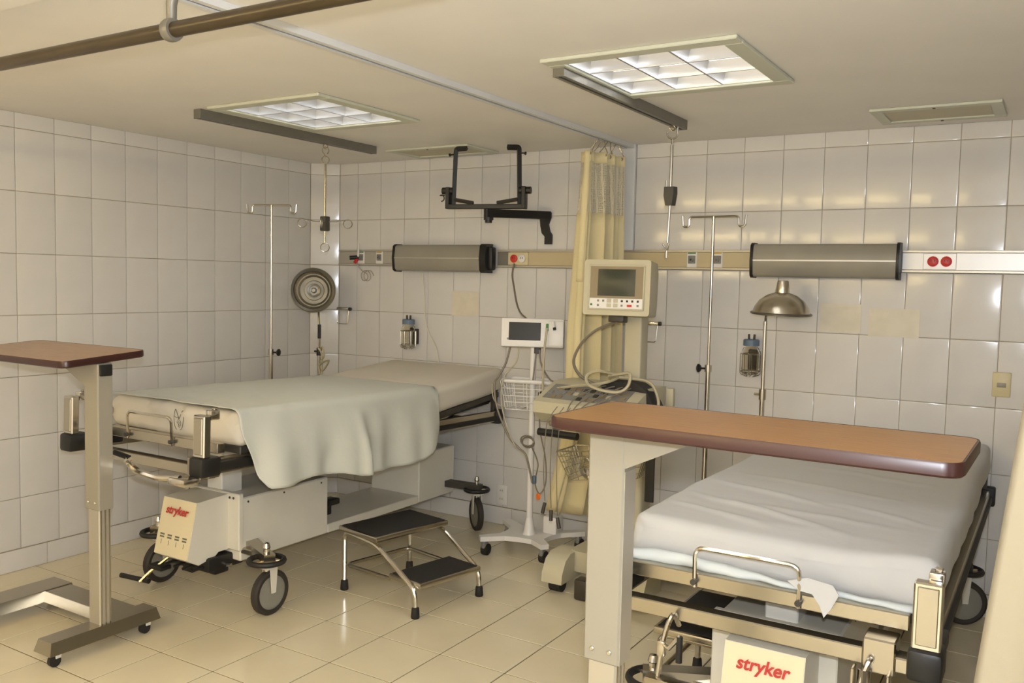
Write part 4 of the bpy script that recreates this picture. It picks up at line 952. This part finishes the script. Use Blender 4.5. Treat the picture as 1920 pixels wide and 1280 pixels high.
# console with sloping key panel
km = Matrix.Translation((-.01, -.14, .02)) @ Matrix.Rotation(R(-4), 4, 'Z')
def tk(name, bm, m, parent, smooth=25): bmesh.ops.transform(bm, matrix=km, verts=bm.verts); return part(name, bm, m, parent, None, smooth)
bm = NB(); prism(bm, [(-.16, .845), (-.16, .90), (-.06, .945), (.03, .985), (.20, .985), (.20, .80), (-.1, .80)], lambda y, z, h: (h, y, z), -.25, .28); con = tk('console', bm, 'plastic', t)
sl = math.atan2(.045+.04, .19); c_, s_ = math.cos(sl), math.sin(sl)
def kp3(a, b, h): return (a, -.155+b*c_-h*s_, .903+b*s_+h*c_)
def kbox(bm, a0, a1, b0, b1, h0, h1):
    v = [bm.verts.new(kp3(a, b, h)) for h in (h0, h1) for a, b in ((a0, b0), (a1, b0), (a1, b1), (a0, b1))]
    for f in ((3, 2, 1, 0), (4, 5, 6, 7), (0, 1, 5, 4), (1, 2, 6, 5), (2, 3, 7, 6), (3, 0, 4, 7)): bm.faces.new([v[q] for q in f])
bm = NB(); kbox(bm, -.22, .22, .03, .165, 0, .002); kpn = tk('key_plate', bm, 'grey_pl', con)
for i in range(12):
    for j in range(3):
        if random.random() < .15: continue
        bm = NB(); a, b = -.2+i*.036, .045+j*.04; kbox(bm, a-.012, a+.012, b-.012, b+.012, .002, .006); tk('key', bm, random.choice(('dkgrey', 'plastic_dk', 'grey_pl', 'plastic_dk', 'plastic')), kpn)
bm = NB(); box(bm, (-.20, -.10, .775), (.25, .18, .802), .006, 1); tk('console_tray', bm, 'plastic_dk', con)
bm = NB(); tube(bm, [(-.22, -.15, .75), (.0, -.15, .75)], .018, 10); tk('push_handle', bm, 'black', t)
bm = NB(); tube(bm, [(-.17, -.15, .75), (-.17, -.02, .76), (-.17, -.02, .79)], .01, 8); tk('handle_arm', bm, 'grey_pl', t)
bm = NB(); box(bm, (-.14, .0, .75), (-.04, .1, .80), .006); tk('paper_module', bm, 'white_pl', t)
# pillar, base, wheel covers
bm = NB(); prism(bm, rrect(.02, .2, .02, .16, .02, 3), lambda a, b, h: (a, b-.05, h), .12, .80); part('pillar', bm, 'plastic', t)
bm = NB(); prism(bm, rrect(-.10, .30, -.2, .24, .05, 4), lambda a, b, h: (a, b, h), .09, .19); part('base', bm, 'plastic', t)
for s, y in ((-1, -.24), (1, -.24), (-1, .22), (1, .22)):
    x = .09+s*.21
    bm = NB(); prism(bm, [(-.09, .055), (-.085, .1), (-.05, .16), (.0, .185), (.12, .185), (.12, .055)] if y < 0 else [(-.06, .055), (-.05, .15), (.05, .15), (.05, .055)], lambda b, z, h: (h, y+b, z), x-.055, x+.055); p = part('wheel_cover', bm, 'plastic', t)
    bm = NB(); cyl(bm, (x-.03, y-.025, .038), (x+.03, y-.025, .038), .038, 18); part('wheel', bm, 'rubber', p)
bm = NB(); box(bm, (.0, -.33, .0), (.075, -.26, .10), .012); part('brake_pedal', bm, 'brown_pl', t)
# wire basket
def wl_(u, z): 
    q = [(-.20, -.20), (.28, -.15), (.28, .05), (-.20, .02)]; u %= 4; i = int(u); a, b = Vector(q[i]), Vector(q[(i+1) % 4]); v = a.lerp(b, u-i); k = 1-.25*(.70-z)/.16
    return Vector(((v.x-.04)*k+.04, v.y*k, z+.05*(v.x+.2)/.48))
for z in (.665, .64, .61, .58, .545, .52):
    bm = NB(); tube(bm, [wl_(i*.5, z) for i in range(8)], .004 if z > .66 else .002, 6, closed=True); part('basket_wire', bm, 'steel', t)
for i in range(28):
    bm = NB(); tube(bm, [wl_(i/7, .665), wl_(i/7, .52)], .002, 5); part('basket_wire', bm, 'steel', t)
bm = NB(); lathe(bm, [(0, .0), (.05, .0), (.075, .03), (.08, .07), (.05, .1), (0, .11)], (-.02, -.1, .54), n=18); part('clear_bag', bm, 'glass', t)
# ecg leads
for k in range(3):
    x = -.16+.035*k
    cab([(x+.05, -.33, .91), (x+.02, -.345, .86), (x, -.345, .8), (x-.01, -.34, .6), (x-.005, -.33, .45-.03*k)], .0022, 'cable', 'ecg_lead', t)
    bm = NB(); z = .44-.03*k; cyl(bm, (x-.005, -.33, z), (x-.002+.012*(k-1), -.335, z-.05), .009, 8); part('lead_clip', bm, 'brown_pl', t)
for k in range(4):
    x = -.06+.03*k
    cab([(x, -.325, .83), (x+.005, -.33, .9), (x+.02+.02*k, -.27, .955), (x+.09+.02*k, -.18, 1.0), (x+.16, -.1, 1.01), (.14, -.06, 1.02)], .003, 'cable', 'ecg_lead', t)
cab([(.07, -.1, 1.31), (-.01, -.14, 1.27), (-.09, -.14, 1.2), (-.13, -.14, 1.11), (-.10, -.12, 1.04), (-.02, -.1, 1.0), (.06, -.12, 1.0)], .0075, 'cable', 'monitor_cable', t)
cab([(-.26, -.15, .96), (-.1, -.18, .995), (.05, -.2, 1.02), (.1, -.12, 1.05), (.04, -.2, 1.08), (-.01, -.22, 1.06), (.0, -.24, 1.02), (.07, -.24, .995), (.15, -.22, .99), (.19, -.2, 1.02), (.19, -.18, 1.075), (.14, -.16, 1.07), (.06, -.13, 1.05), (.16, -.1, 1.045), (.26, -.1, 1.03), (.31, -.12, .96), (.315, -.14, .9)], .0075, 'cable_w', 'loose_cable', t, 10)
bm = NB(); cyl(bm, (.315, -.14, .93), (.325, -.145, .885), .012, 8); part('yellow_plug', bm, 'yellow_pl', t)
bm = NB(); prism(bm, [(.02, 1.0), (.06, 1.03), (.2, 1.03), (.27, 1.0), (.31, .92), (.32, .84), (.25, .84), (.22, .93), (.18, .985), (.05, .986)], lambda a, z, h: (a, h+.01*math.sin(a*40), z), -.16, -.05); part('black_pouch', bm, 'rubber', t)
bm = NB(); box(bm, (.26, -.13, .47), (.305, -.118, .85), .003); part('black_strap', bm, 'rubber', t)
cab([(.285, -.124, .47), (.288, -.124, .40)], .003, 'cable', 'strap_cord', t)
bm = NB(); box(bm, (.30, -.0, .9), (.335, .03, 1.0), .003); part('side_bracket', bm, 'plastic', t)
